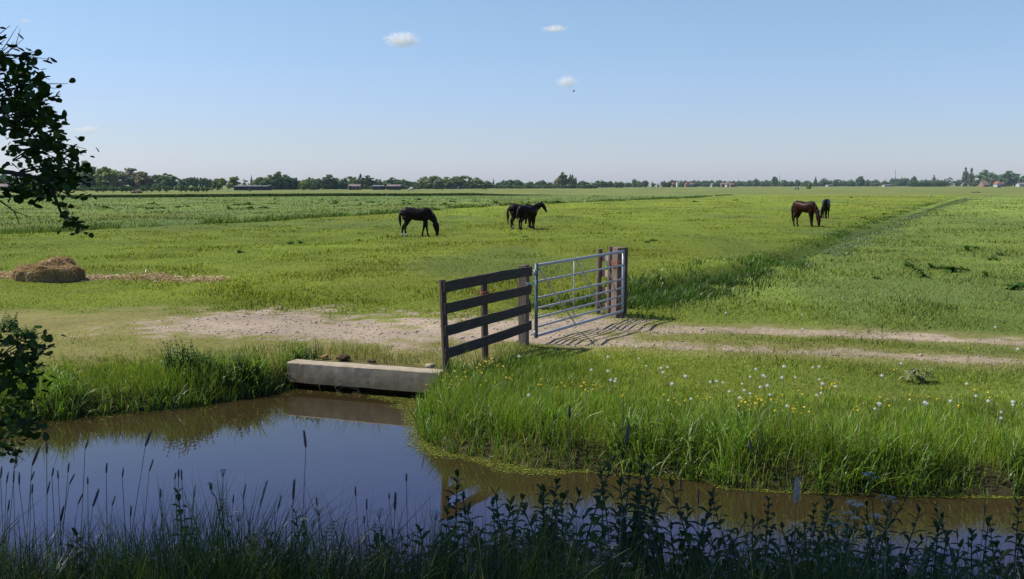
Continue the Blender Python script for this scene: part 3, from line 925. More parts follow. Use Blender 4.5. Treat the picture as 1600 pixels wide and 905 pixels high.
# gate posts with the short slatted return fence beyond the gate
Rg = Matrix.Rotation(math.atan2(gd.y, gd.x), 3, 'Z')
bp = at(964, 440, 20.65); bp0 = Vector((bp.x, bp.y, 0))
gpost = empty('gate_post', bp0)
tag(gpost, 'stout square timber post at the latch end of the metal gate', 'post')
m1 = MB(); post(m1, bp0, .1, -.3, 1.36, square=((.085, .12), Matrix.Rotation(R(22), 3, 'Z')), lean=(.03, 0))
o = m1.build('timber', M['wood_mid'], gpost, False, .012); o.location = -gpost.location
m1 = MB(); post(m1, bp0 + Vector((.15, .22, 0)), .07, -.3, 1.35, lean=(.02, 0))
o = m1.build('backing_post', M['wood_post'], gpost); o.location = -gpost.location
twine('tied_twine', bp0 + Vector((.03, -.02, 1.06)), M['rope_o'], 'red orange twine tied round the stout gate post by the latch', 3, .145, .10, [(.05, -.04, -.14), (.02, -.05, -.18), (.08, -.02, -.05)])

sa = at(934, 440, 21.2); sb = at(951, 440, 20.95)
slat = empty('slatted_fence', Vector((sa.x, sa.y, 0)))
tag(slat, 'short fence of pale sawn slats between two round posts behind the gate', 'fence')
for q, (zt, r) in ((sa, (1.30, .055)), (sb, (1.36, .05))):
    m1 = MB(); post(m1, Vector((q.x, q.y, 0)), r, -.3, zt, lean=(.04, 0)); o = m1.build('post', M['wood_mid'], slat); o.location = -slat.location
for z in (1.12, .80, .46, .14):
    m1 = MB(); a = Vector((sa.x + .04, sa.y + .07, z)); b = Vector((sb.x + .06, sb.y + .07, z + .01))
    dv = (b - a); m1.box((a + b) / 2, (dv.length + .12, .025, .13), Matrix.Rotation(math.atan2(dv.y, dv.x), 3, 'Z'), .006)
    o = m1.build('slat', M['wood_pale'], slat, False, .003); o.location = -slat.location


# ------------------------------------------------------------------ horses
def ell_tube(bm, st, n=16):
    """st: list of (pos Vector, rn up radius, rl side radius); closed ends"""
    rings = []; prev = None
    for i, (p, rn, rl) in enumerate(st):
        p = Vector(p)
        t = (Vector(st[min(i + 1, len(st) - 1)][0]) - Vector(st[max(i - 1, 0)][0])).normalized()
        side = Vector((-t.y, t.x, 0))
        if side.length < .15: side = Vector((0, 1, 0))
        side.normalize()
        if prev is not None and side.dot(prev) < 0: side = -side
        if prev is None and side.y < 0: side = -side
        prev = side
        up = t.cross(side).normalized()
        rings.append([bm.verts.new(p + up * rn * math.sin(2 * math.pi * k / n) + side * rl * math.cos(2 * math.pi * k / n)) for k in range(n)])
    for a, b in zip(rings, rings[1:]):
        for k in range(n):
            bm.faces.new((a[k], a[(k + 1) % n], b[(k + 1) % n], b[k]))
    bm.faces.new(rings[0][::-1]); bm.faces.new(rings[-1])


def body_mesh(name, parts, mats, voxel, assign):
    bm = bmesh.new()
    for st in parts:
        b2 = bmesh.new(); ell_tube(b2, st); bmesh.ops.recalc_face_normals(b2, faces=b2.faces)
        tmp = bpy.data.meshes.new('t'); b2.to_mesh(tmp); b2.free(); bm.from_mesh(tmp); bpy.data.meshes.remove(tmp)
    me = bpy.data.meshes.new('t'); bm.to_mesh(me); bm.free()
    ob = bpy.data.objects.new('t', me); COL.objects.link(ob)
    r = ob.modifiers.new('r', 'REMESH'); r.mode = 'VOXEL'; r.voxel_size = voxel
    s = ob.modifiers.new('s', 'SMOOTH'); s.factor = .5; s.iterations = 3
    dg = bpy.context.evaluated_depsgraph_get(); dg.update()
    out = bpy.data.meshes.new_from_object(ob.evaluated_get(dg))
    bpy.data.objects.remove(ob); bpy.data.meshes.remove(me)
    out.name = name
    out.materials.clear()
    for m_ in mats: out.materials.append(m_)
    for f in out.polygons:
        f.use_smooth = True
        f.material_index = assign(f.center)
    return out


def horse(name, loc, rz, scale, mat, label, head='graze', neck_turn=0.0, feet=(0, 0, 0, 0), socks=(), tail_len=.75, belly=1.0, group='horses in the pasture', mane_m=None):
    trunk = [((-.80, 0, 1.13), .13, .10), ((-.72, 0, 1.15), .24, .19), ((-.55, 0, 1.17), .31, .265), ((-.32, 0, 1.16), .30, .27),
             ((-.05, 0, 1.10), .30 * belly, .29), ((.20, 0, 1.09), .315 * belly, .275), ((.42, 0, 1.13), .335, .235), ((.57, 0, 1.12), .30, .19), ((.68, 0, 1.10), .20, .14)]
    if head == 'graze':
        nk = [(.42, 1.20, .28, .15), (.60, 1.10, .235, .125), (.75, .94, .175, .095), (.86, .78, .125, .080), (.91, .68, .10, .075)]
        hd = [(.88, .76, .085, .07), (.925, .63, .165, .10), (.97, .47, .155, .095), (1.0, .30, .105, .076), (1.005, .14, .080, .064), (1.01, .045, .060, .055)]
    elif head == 'low':
        nk = [(.42, 1.20, .27, .15), (.64, 1.14, .215, .12), (.86, 1.00, .165, .092), (1.02, .86, .135, .078), (1.12, .76, .12, .075)]
        hd = [(1.10, .82, .09, .07), (1.17, .70, .125, .085), (1.23, .55, .115, .08), (1.26, .40, .078, .062), (1.27, .30, .068, .06), (1.27, .25, .05, .05)]
    else:
        nk = [(.42, 1.20, .27, .15), (.62, 1.27, .23, .12), (.80, 1.38, .175, .092), (.94, 1.46, .14, .078), (1.05, 1.50, .125, .075)]
        hd = [(1.00, 1.51, .09, .07), (1.08, 1.44, .13, .085), (1.18, 1.31, .115, .08), (1.26, 1.17, .080, .062), (1.31, 1.08, .068, .06), (1.335, 1.03, .045, .045)]

    def turn(x, z):                     # bend the neck sideways about the withers
        d_ = max(0, x - .5); a = neck_turn * min(1, d_ / .45)
        return Vector((.5 + min(x - .5, 0) + d_ * math.cos(a), d_ * math.sin(a), z))
    parts = [trunk, [(turn(x, z), a, b) for x, z, a, b in nk], [(turn(x, z), a, b) for x, z, a, b in hd]]
    hind = [(-.54, 1.02, .22, .12), (-.46, .84, .165, .10), (-.53, .64, .088, .070), (-.645, .48, .062, .050), (-.63, .30, .042, .038), (-.625, .15, .048, .042), (-.585, .075, .044, .042), (-.56, .0, .060, .056)]
    fore = [(.46, 1.00, .17, .09), (.42, .80, .105, .075), (.43, .62, .068, .058), (.44, .45, .056, .050), (.44, .27, .038, .034), (.44, .14, .046, .042), (.47, .07, .042, .040), (.49, .0, .058, .054)]
    for k, (lg, sy) in enumerate(((hind, 1), (hind, -1), (fore, 1), (fore, -1))):
        st = []
        for x, z, a, b in lg:
            sh = feet[k] * (1 - min(1, z / .95))
            yy = .13 if k < 2 else .115
            st.append((Vector((x + sh, sy * yy * (1 - .15 * (1 - z)), max(z, .0))), a * 1.14, b * 1.14))
        parts.append(st)
    pp = turn(hd[0][0], hd[0][1])
    hdir = (turn(hd[3][0], hd[3][1]) - turn(hd[1][0], hd[1][1])).normalized()
    sv = Vector((-math.sin(neck_turn), math.cos(neck_turn), 0))
    earv = (-hdir + Vector((hdir.z * -1 * math.cos(neck_turn), hdir.z * -1 * math.sin(neck_turn), 0)) * .55).normalized()
    for sy in (1, -1):
        b0 = turn(hd[0][0], hd[0][1]) + hdir * .06 + sv * .05 * sy + earv * .07
        parts.append([(b0, .038, .038), (b0 + earv * .10, .038, .036), (b0 + earv * .22, .014, .014)])

    def assign(c):
        if c.z < .055: return 2
        for k in socks:
            if c.z < .17 and ((c.x < 0) == (k < 2)) and ((c.y > 0) == (k % 2 == 0)): return 1
        return 0
    me = body_mesh(name, parts, [mat, M['white_hair'], M['hoof']], .024, assign)
    o = link(name, me); o.location = loc; o.rotation_euler = (0, 0, rz); o.scale = (scale,) * 3
    tag(o, label, 'horse', group)
    # tail
    m1 = MB(); tp = [(-.79, 0, 1.22), (-.86, 0, 1.14), (-.875, .01, .95), (-.86, .02, .75), (-.845, .02, 1.22 - tail_len)]
    m1.tube(tp, [.045, .06, .075, .07, .02], 8); m1.build('tail', M['hair'], o, True)
    # mane: a ragged strip along the crest
    m1 = MB(); pts = []
    for i, (x, z, a, b) in enumerate(nk):
        tx = nk[min(i + 1, 4)][0] - nk[max(i - 1, 0)][0]; tz = nk[min(i + 1, 4)][1] - nk[max(i - 1, 0)][1]
        l = math.hypot(tx, tz); up = (-tz / l, tx / l)
        c_ = turn(x, z); pts.append((c_ + Vector((up[0] * a * .93 * math.cos(neck_turn), up[0] * a * .93 * math.sin(neck_turn), up[1] * a * .93)), a))
    pts = [pts[1], pts[2], pts[3], pts[4]]
    m1.tube([p for p, a in pts], [.03, .045, .045, .035], 7)
    for i in range(3):
        p = pts[i][0] * .5 + pts[i + 1][0] * .5
        m1.tube([p, p + sv * -.075 + Vector((0, 0, -.05)), p + sv * -.10 + Vector((0, 0, -.17))], [.04, .045, .012], 6)
    m1.build('mane', M['hair'], o, True)
    for sy in (1, -1):
        bm = bmesh.new(); bmesh.ops.create_uvsphere(bm, u_segments=8, v_segments=6, radius=.018)
        em = bpy.data.meshes.new('eye'); bm.to_mesh(em); bm.free(); em.materials.append(M['hoof'])
        e = link('eye', em, o); pe = turn(hd[1][0] * .6 + hd[2][0] * .4, hd[1][1] * .6 + hd[2][1] * .4) + sv * sy * .078
        e.location = pe
    return o


def hz(px, py, dz=0.0):
    p = ground(px, py); return Vector((p.x, p.y, Hp(p.x, p.y) - .01 + dz))


p = hz(652, 370.5)
horse('grazing_horse', p, R(-6), 1.0, M['horse_black'], 'black horse with white hind socks grazing alone behind the wooden fence', 'graze', -.05, (-.20, .08, -.24, .12), (0, 1), .72)
p = hz(817, 357.0)
horse('standing_horse', p + Vector((-.04, .25, 0)), R(10), 1.0, M['horse_dbay'], 'dark bay horse with rump to the left, half hidden by its companion', 'low', 1.75, (-.02, .06, .0, .06), (1,), .95)
p = hz(832, 357.6)
horse('standing_horse', p + Vector((-.26, -.25, 0)), R(44), .98, M['horse_black'], 'black horse standing with head raised in front of the dark bay one', 'up', -.35, (.04, -.08, .05, -.07), (), .6)
p = hz(1257, 354.5)
horse('grazing_horse', p, R(-52), 1.08, M['horse_bay'], 'reddish bay horse grazing with rump towards the left near the ditch', 'graze', -.10, (.04, -.04, .0, .08), (), .95)
p = hz(1290, 342.0)
horse('grazing_foal', p, R(-114), 1.0, M['horse_black'], 'slim black young horse grazing head on behind the bay horse', 'graze', -.35, (.0, .06, -.04, .12), (), .6)


def cow(px, py, rz, mat, patches, label, graze=True):
    parts = [[((-.80, 0, 1.10), .14, .12), ((-.70, 0, 1.08), .29, .24), ((-.3, 0, 1.02), .34, .33), ((.2, 0, 1.0), .36, .34), ((.55, 0, 1.05), .32, .24), ((.72, 0, 1.08), .2, .15)]]
    if graze: parts += [[((.55, 0, 1.08), .22, .13), ((.85, 0, .82), .16, .10), ((1.02, 0, .5), .12, .1)], [((1.0, 0, .55), .1, .1), ((1.06, 0, .36), .12, .1), ((1.10, 0, .12), .09, .09), ((1.11, 0, .04), .06, .07)]]
    else: parts += [[((.55, 0, 1.12), .22, .13), ((.85, 0, 1.25), .16, .10), ((.98, 0, 1.30), .12, .1)], [((.95, 0, 1.34), .1, .1), ((1.08, 0, 1.24), .12, .1), ((1.28, 0, 1.08), .09, .09), ((1.34, 0, 1.03), .06, .07)]]
    for x in (-.6, .45):
        for sy in (1, -1):
            parts.append([((x, sy * .17, .95), .16, .11), ((x, sy * .17, .6), .085, .07), ((x - .03, sy * .17, .38), .06, .055), ((x, sy * .17, .12), .05, .045), ((x + .03, sy * .17, 0), .06, .055)])
    me = body_mesh('cow', parts, [mat, patches], .05, lambda c: 1 if vnoise(c.x * 2.1 + px, c.z * 2.3 + c.y, 7) > .56 else 0)
    o = link('cow', me); o.location = hz(px, py); o.rotation_euler = (0, 0, rz); o.scale = (1.05,) * 3
    m1 = MB(); m1.tube([(-.82, 0, 1.2), (-.90, 0, 1.05), (-.9, 0, .5), (-.9, 0, .4)], [.03, .03, .02, .05], 6); m1.build('tail', mat, o, True)
    for sy in (1, -1):
        hx, hz_ = (1.0, .58) if graze else (.95, 1.40)
        m1 = MB(); m1.tube([(hx, sy * .1, hz_), (hx - .02, sy * .2, hz_ + .02), (hx - .03, sy * .27, hz_)], [.03, .05, .015], 6); m1.build('ear', mat, o, True)
    tag(o, label, 'cow', 'cows far out by the tree line')
    return o


cow(642.5, 299.3, R(170), M['cow_white'], M['cow_black'], 'mostly white cow grazing far beyond the lone grazing horse')
cow(688, 298.2, R(10), M['cow_black'], M['cow_black'], 'all black cow far off in front of the domed grove')
cow(716, 296.2, R(60), M['cow_black'], M['cow_white'], 'black and white cow beside the low dark shed', False)
cow(756.5, 297.6, R(-15), M['cow_black'], M['cow_black'], 'black cow grazing left of the second small spire', True)
cow(1561, 294.2, R(15), M['cow_black'], M['cow_black'], 'black cow lying low in front of the white house', True)


def bird(px, py, lab, s):
    p = ground(px, py); z = Hp(p.x, p.y)
    b = empty('goose', (p.x, p.y, z), rnd.uniform(0, 6), (s, s, s)); tag(b, lab, 'bird', 'birds standing in the pasture')
    bm = bmesh.new()
    ell_tube(bm, [((-.30, 0, .42), .02, .02), ((-.2, 0, .42), .08, .07), ((0, 0, .40), .13, .11), ((.15, 0, .42), .11, .09), ((.2, 0, .52), .05, .045), ((.22, 0, .68), .035, .035), ((.24, 0, .76), .05, .045), ((.30, 0, .77), .035, .03), ((.36, 0, .75), .012, .015)], 10)
    me = bpy.data.meshes.new('body'); bmesh.ops.recalc_face_normals(bm, faces=bm.faces); bm.to_mesh(me); bm.free(); me.materials.append(M['bird_w']); link('body', me, b)
    for sy in (1, -1):
        m1 = MB(); m1.tube([(0, sy * .05, .32), (.01, sy * .05, .02), (.08, sy * .06, .0)], [.02, .014, .01], 5); m1.build('leg', M['bird_b'], b)
    m1 = MB(); m1.tube([(-.32, 0, .45), (-.1, 0, .50), (.1, 0, .48)], [.03, .10, .04], 6); m1.build('wing', M['bird_b'], b)


bird(605.5, 311.0, 'black and white bird standing far out above the lone grazing horse', 1.0)
bird(541, 313.5, 'small dark bird standing left of the black and white bird', .7)
bird(1454, 309.0, 'white bird standing in the meadow left of the dark weed strip', .8)

# ------------------------------------------------------------------ bird in the sky
p = at(896.5, 143, 240)
b = empty('flying_bird', p, R(30)); tag(b, 'tiny dark bird flying below the right hand cloud', 'bird')
bm = bmesh.new(); ell_tube(bm, [((-.28, 0, 0), .02, .05), ((-.1, 0, 0), .06, .06), ((.1, 0, 0), .07, .07), ((.24, 0, .02), .05, .05), ((.33, 0, .01), .01, .01)], 8)
me = bpy.data.meshes.new('body'); bm.to_mesh(me); bm.free(); me.materials.append(M['bird_b']); link('body', me, b)
for sy in (1, -1):
    m1 = MB(); m1.add([(.12, sy * .04, .03), (-.1, sy * .04, .03), (-.12, sy * .3, .26), (.08, sy * .32, .28), (-.18, sy * .58, .30)], [(0, 1, 2, 3), (3, 2, 4)]); m1.build('wing', M['bird_b'], b)

# ------------------------------------------------------------------ hay
hp = ground(77, 439); hp.z = Hp(hp.x, hp.y)
heap = empty('hay_heap', hp); tag(heap, 'brown heap of old hay lying in the pasture at the left', 'hay')
bm = bmesh.new(); bmesh.ops.create_icosphere(bm, subdivisions=5, radius=1)
for v in bm.verts:
    q = fbm(np.array([v.co.x * 1.6 + 3]), np.array([v.co.y * 1.6 + v.co.z * 1.3]), 310, 4)[0]
    z = max(v.co.z, -.1)
    z = z ** .55 if z > 0 else z
    v.co = Vector((v.co.x * .88 * (.7 + .6 * q), v.co.y * .62 * (.7 + .6 * q), z * .52 * (.35 + 1.25 * q) * (1 - .15 * v.co.x * v.co.x + .10 * v.co.x)))
me = bpy.data.meshes.new('mass'); bm.to_mesh(me); bm.free(); me.materials.append(M['hay_core']); o = link('mass', me, heap); o.rotation_euler = (0, 0, .1)
sv_, sf_, cc_ = [], [], []
vv = np.array([tuple(v.co) for v in me.vertices])
pick = vv[RNG.randint(0, len(vv), 9000)]
Ps = pick + RNG.normal(0, .015, pick.shape)


def straw(P, col, L=.14, wd=.006, flat=.5):
    n = len(P); a = RNG.uniform(0, 6.28, n); el = RNG.normal(0, flat, n); L = RNG.uniform(.5, 1.3, n) * L
    d = np.stack([np.cos(a) * np.cos(el), np.sin(a) * np.cos(el), np.sin(el)], 1) * L[:, None] * .5
    s = np.stack([-np.sin(a), np.cos(a), RNG.normal(0, .6, n)], 1) * wd * .5
    V = np.stack([P - d - s, P - d + s, P + d + s, P + d - s], 1).reshape(-1, 3)
    return V, np.arange(4 * n).reshape(n, 4), np.repeat(col, 4, 0)


V, Fs, C4 = straw(Ps, jitcol(np.tile(np.array((.42, .275, .125)), (len(Ps), 1)), .3, .06), .12, .006, .7)
o = link('straws', np_mesh('straws', V, Fs, M['hay'], C4), heap); tag(o, kind='stuff')
n = 36000
px_ = RNG.uniform(-18, -6.5, n); py_ = RNG.uniform(26.5, 31.5, n)
_, _, hay = masks(px_, py_)
ok = hay > RNG.uniform(.05, 1, n); px_, py_, hay = px_[ok], py_[ok], hay[ok]
lump = np.clip(fbm(px_ * .9, py_ * 1.6, 320, 3) - .42, 0, 1) * .55 * hay
Ps = np.stack([px_, py_, H(px_, py_) + .02 + lump * RNG.uniform(.2, 1, len(px_))], 1)
V, Fs, C4 = straw(Ps, jitcol(np.tile(np.array((.44, .315, .17)), (len(Ps), 1)), .25, .05), .14, .011, .3)
tag(link('scattered_hay', np_mesh('scattered_hay', V, Fs, M['hay'], C4)), 'thin layer of trampled hay scattered around the hay heap', 'hay', kind='stuff')


# ------------------------------------------------------------------ small plants
def leaf_poly(mb, base, d, up, L, W, bend=.4, c=(1, 1, 1), n=5, fold=.25):
    """lanceolate leaf as a folded strip"""
    d = Vector(d).normalized(); s = d.cross(Vector(up)).normalized(); u = s.cross(d).normalized()
    vs = []; fs = []
    for i in range(n + 1):
        t = i / n
        wv_ = W * .5 * math.sin(math.pi * min(1, t * .94 + .06)) ** .8
        p = Vector(base) + d * L * t * (1 - .25 * bend * t) - Vector((0, 0, 1)) * L * bend * t * t
        vs += [p - s * wv_ + u * wv_ * fold, p, p + s * wv_ + u * wv_ * fold]
    for i in range(n):
        a = i * 3
        fs += [(a, a + 1, a + 4, a + 3), (a + 1, a + 2, a + 5, a + 4)]
    mb.add(vs, fs, c)


def dock_template(seed):
    r_ = random.Random(seed); m1 = MB()
    for i in range(r_.randint(11, 16)):
        a = r_.uniform(0, 6.28); el = r_.uniform(.25, 1.1); L = r_.uniform(.22, .42)
        g_ = r_.uniform(.7, 1.3)
        leaf_poly(m1, (r_.uniform(-.06, .06), r_.uniform(-.06, .06), .02), (math.cos(a) * math.cos(el), math.sin(a) * math.cos(el), math.sin(el)), (0, 0, 1), L, L * .36, r_.uniform(.2, .8), (.055 * g_, .115 * g_, .020 * g_))
    return m1


dm = []
for k in range(4):
    o = dock_template(40 + k).build('dock_plant', M['leaf'], None, True, col=True); dm.append(o.data); bpy.data.objects.remove(o)
docks = [(1420, 423, 1.2, 'left'), (1443, 436, 1.0, 'f'), (1484, 428, 1.6, 'big'), (1470, 424, 1.0, 'x'), (1505, 427, .9, 'x'), (1512, 396, 1.4, 'b'), (1523, 392, 1.1, 'x'), (1552, 410, 1.2, 'x'), (1560, 403, .9, 'x'),
         (1541, 435, .9, 'x'), (1580, 452, 1.3, 'x'), (1596, 448, 1.0, 'x'), (1430, 428, 1.0, 'x'), (1455, 424, 1.0, 'x'), (1368, 438, .7, 'x')]
for k, (px, py, s, t) in enumerate(docks):
    p = ground(px, py); o = link('dock_plant', dm[k % 4]); o.location = (p.x, p.y, Hp(p.x, p.y) + .01); o.scale = (s, s, s * .8); o.rotation_euler = (0, 0, k * 1.7)
    lab = {'left': 'dark leafy dock clump leftmost in the right hand meadow', 'f': 'lower dock plant in front of the largest dock clump', 'big': 'largest dark dock clump standing in the right hand meadow',
           'b': 'dock clump furthest back in the meadow right of the bay horse'}.get(t, 'broad leaved dock plant growing in the meadow right of the ditch')
    tag(o, lab, 'dock plant', 'docks in the right hand meadow')
for k in range(46):
    px = rnd.choice([rnd.uniform(120, 400), rnd.uniform(380, 800), rnd.uniform(500, 900)]); py = rnd.uniform(318, 329) if px < 420 else rnd.uniform(312, 322)
    p = ground(px, py); o = link('dock_plant', dm[k % 4]); o.location = (p.x, p.y, Hp(p.x, p.y) + .05); s = rnd.uniform(1.5, 3.0); o.scale = (s * 1.5, s, s * .5); o.rotation_euler = (0, 0, k * 1.7)
    tag(o, 'coarse weed clump in the band beyond the second ditch', 'weed', 'weeds beyond the second ditch')
for k, (px, py, s) in enumerate([(455, 381, 1.3), (470, 380, 1.2), (560, 376, 1.0), (1020, 378, 1.0), (1010, 380, .9), (375, 396, 1.0), (820, 372, .8), (1085, 316, 2.6), (1150, 314, 2.4), (1330, 310, 2.0), (1383, 334, 1.5), (1350, 341, 1.4)]):
    p = ground(px, py); o = link('weed_clump', dm[k % 4]); o.location = (p.x, p.y, Hp(p.x, p.y) + .01); o.scale = (s * 1.3, s, s * .5); o.rotation_euler = (0, 0, k * 2.1)
    tag(o, 'low dark weed clump scattered in the grazed pasture', 'weed', 'weeds in the grazed pasture')

# leafy stemmed plants (also the nettle clumps)
def leafy_stem(m1, root, h, lean, r_, pairs, L, W, c0, top_tuft=True):
    lx, ly = lean
    pts = [Vector(root) + Vector((lx * (t ** 1.5), ly * (t ** 1.5), h * t)) for t in (0, .25, .5, .75, 1)]
    m1.tube(pts, [.006, .0055, .005, .004, .003], 5, True, (.05, .075, .03))
    rot = r_.uniform(0, 6.28)
    for i in range(pairs):
        t = .22 + .78 * (i / (pairs - 1)); p = Vector(root) + Vector((lx * (t ** 1.5), ly * (t ** 1.5), h * t))
        el = .1 + .95 * max(0, (t - .62) / .38) ** 1.5
        sc_ = (1 - .50 * max(0, (t - .6) / .4)) * (.75 + .25 * min(1, t / .5))
        for q in (0, 1):
            a = rot + i * 1.571 + q * math.pi + r_.uniform(-.35, .35)
            g_ = r_.uniform(.75, 1.25)
            leaf_poly(m1, p, (math.cos(a) * math.cos(el), math.sin(a) * math.cos(el), math.sin(el)), (0, 0, 1), L * sc_ * r_.uniform(.8, 1.15), W * sc_, r_.uniform(.35, .95) * (1 - .55 * max(0, (t - .7) / .3)), (c0[0] * g_, c0[1] * g_, c0[2] * g_))


tall = [(715, 745), (770, 790), (800, 797), (845, 766), (870, 757), (938, 730), (957, 722), (985, 731), (1003, 720), (1046, 748), (1113, 778), (1165, 812), (1206, 828), (1300, 828), (1330, 832), (1362, 824), (1414, 783), (1460, 792),
        (1546, 814), (1592, 846), (278, 772), (462, 803), (535, 850), (590, 838), (690, 842), (642, 846), (1250, 842), (1500, 856), (820, 800), (905, 776), (1075, 800), (1140, 838), (895, 812), (1020, 790), (970, 800), (1280, 858), (1440, 845), (1385, 850), (750, 838), (400, 842), (120, 838), (340, 850)]
rq = random.Random(31)
for _ in range(64):
    x_ = rq.uniform(690, 1600); tall.append((int(x_), int(rq.uniform(772, 872) - 40 * math.exp(-((x_ - 980) / 90) ** 2))))
for _ in range(12): tall.append((int(rq.uniform(380, 690)), int(rq.uniform(820, 870))))
for k, (px, py) in enumerate(tall):
    r_ = random.Random(900 + k)
    d = r_.uniform(5.2, 6.5); tp = at(px, py, d); gz_ = Hp(tp.x, d); h = tp.z - gz_
    while h < .35 and d > 4.4: d -= .2; tp = at(px, py, d); gz_ = Hp(tp.x, d); h = tp.z - gz_
    m1 = MB(); lean = (r_.gauss(0, .15), r_.gauss(0, .08))
    root = (-lean[0], -lean[1], 0)
    leafy_stem(m1, root, h, lean, r_, max(9, int(h / .048)), r_.uniform(.12, .19), r_.choice((.036, .046, .056)), r_.choice(((.036, .062, .016), (.044, .070, .013), (.030, .056, .018))))
    o = m1.build('tall_leafy_herb', M['leaf'], None, True, col=True); o.location = (tp.x, d, gz_)
    lab = 'dark leafy upright herb in shade on the near bank'
    if px == 715: lab = 'lone leafy herb rising in front of the fence reflection in the water'
    if px == 278: lab = 'leafy herb standing among the grass spikes at the left'
    if px == 1003: lab = 'tallest leafy herb of the dense cluster below the right bank'
    if px == 1592: lab = 'leafy herb at the far right corner of the near bank'
    if px == 1414: lab = 'leafy herb reaching highest in the right hand group on the near bank'
    if px == 1046: lab = 'leafy herb right beside the tallest cluster on the near bank'
    tag(o, lab, 'herb', 'leafy herbs on the near bank')

for (px, py, n_, hh_, spread, lab) in [(292, 578, 34, .52, .30, 'dense nettle clump rising behind the sedge on the left bank'), (38, 530, 12, .22, .18, 'small nettle clump beside the alder at the left bank'), (470, 563, 14, .24, .28, 'low leafy weeds on the turf just behind the left part of the concrete wall'), (447, 592, 26, .42, .20, 'leafy weeds leaning over the left end of the concrete wall at the water'), (370, 575, 20, .34, .34, 'leafy weeds among tall grass right of the nettle clump'), (10, 520, 14, .32, .22, 'nettle clump half hidden by the alder leaves')]:
    p = ground(px, py); m1 = MB(); r_ = random.Random(px)
    for i in range(n_):
        a = r_.uniform(0, 6.28); q = spread * math.sqrt(r_.random())
        rx, ry = q * math.cos(a), q * .8 * math.sin(a)
        leafy_stem(m1, (rx, ry, Hp(p.x + rx, p.y + ry) - Hp(p.x, p.y)), hh_ * r_.uniform(.65, 1.2) * (1 - .3 * q / spread), (r_.uniform(-.12, .12), r_.uniform(-.1, .1)), r_, 9, .085, .045, (.048, .098, .018))
    o = m1.build('nettle_clump' if 'nettle' in lab else 'leafy_weeds', M['leaf'], None, True, col=True); o.location = (p.x, p.y, Hp(p.x, p.y)); tag(o, lab, 'nettles' if 'nettle' in lab else 'weeds')

# flowering grass spikes
heads = [(3, 728, 20, 2), (13, 738, 18, 3), (22, 734, 22, 1), (30, 738, 20, 0), (27, 703, 24, 4), (62, 698, 30, 12), (54, 736, 16, 6), (73, 690, 20, 0), (84, 731, 14, 3), (90, 735, 14, -1), (108, 722, 17, 2), (117, 740, 17, 9), (138, 688, 14, 5), (137, 745, 12, 0), (78, 752, 22, 5), (51, 756, 16, 1), (167, 723, 17, 1), (193, 731, 15, 2), (237, 672, 26, 10), (240, 717, 20, 7), (275, 738, 12, 2), (279, 733, 14, 0), (283, 733, 18, -1),
         (155, 764, 28, 10), (180, 775, 16, 5), (251, 764, 14, 0), (305, 755, 24, 2), (384, 757, 22, 4), (365, 773, 14, 1), (350, 786, 18, 9), (475, 672, 28, -3), (440, 773, 24, 6), (418, 749, 42, 12), (460, 748, 34, 2), (555, 760, 16, -1), (573, 780, 18, 0), (569, 806, 12, 0), (635, 740, 13, 0), (608, 771, 10, 0), (618, 768, 30, 1), (494, 777, 14, -2), (1246, 746, 42, 2), (890, 633, 22, 0), (983, 660, 34, 5), (1171, 684, 22, -4),
         (1540, 788, 16, 2), (1495, 826, 16, -1), (1513, 840, 16, 0), (1489, 862, 14, 0), (1335, 810, 16, 0), (1392, 790, 20, 0), (1275, 815, 26, 6), (15, 780, 20, 3), (100, 790, 26, 6), (205, 790, 18, 1), (130, 770, 18, 8), (1064, 745, 20, 0), (1092, 764, 24, 1)]
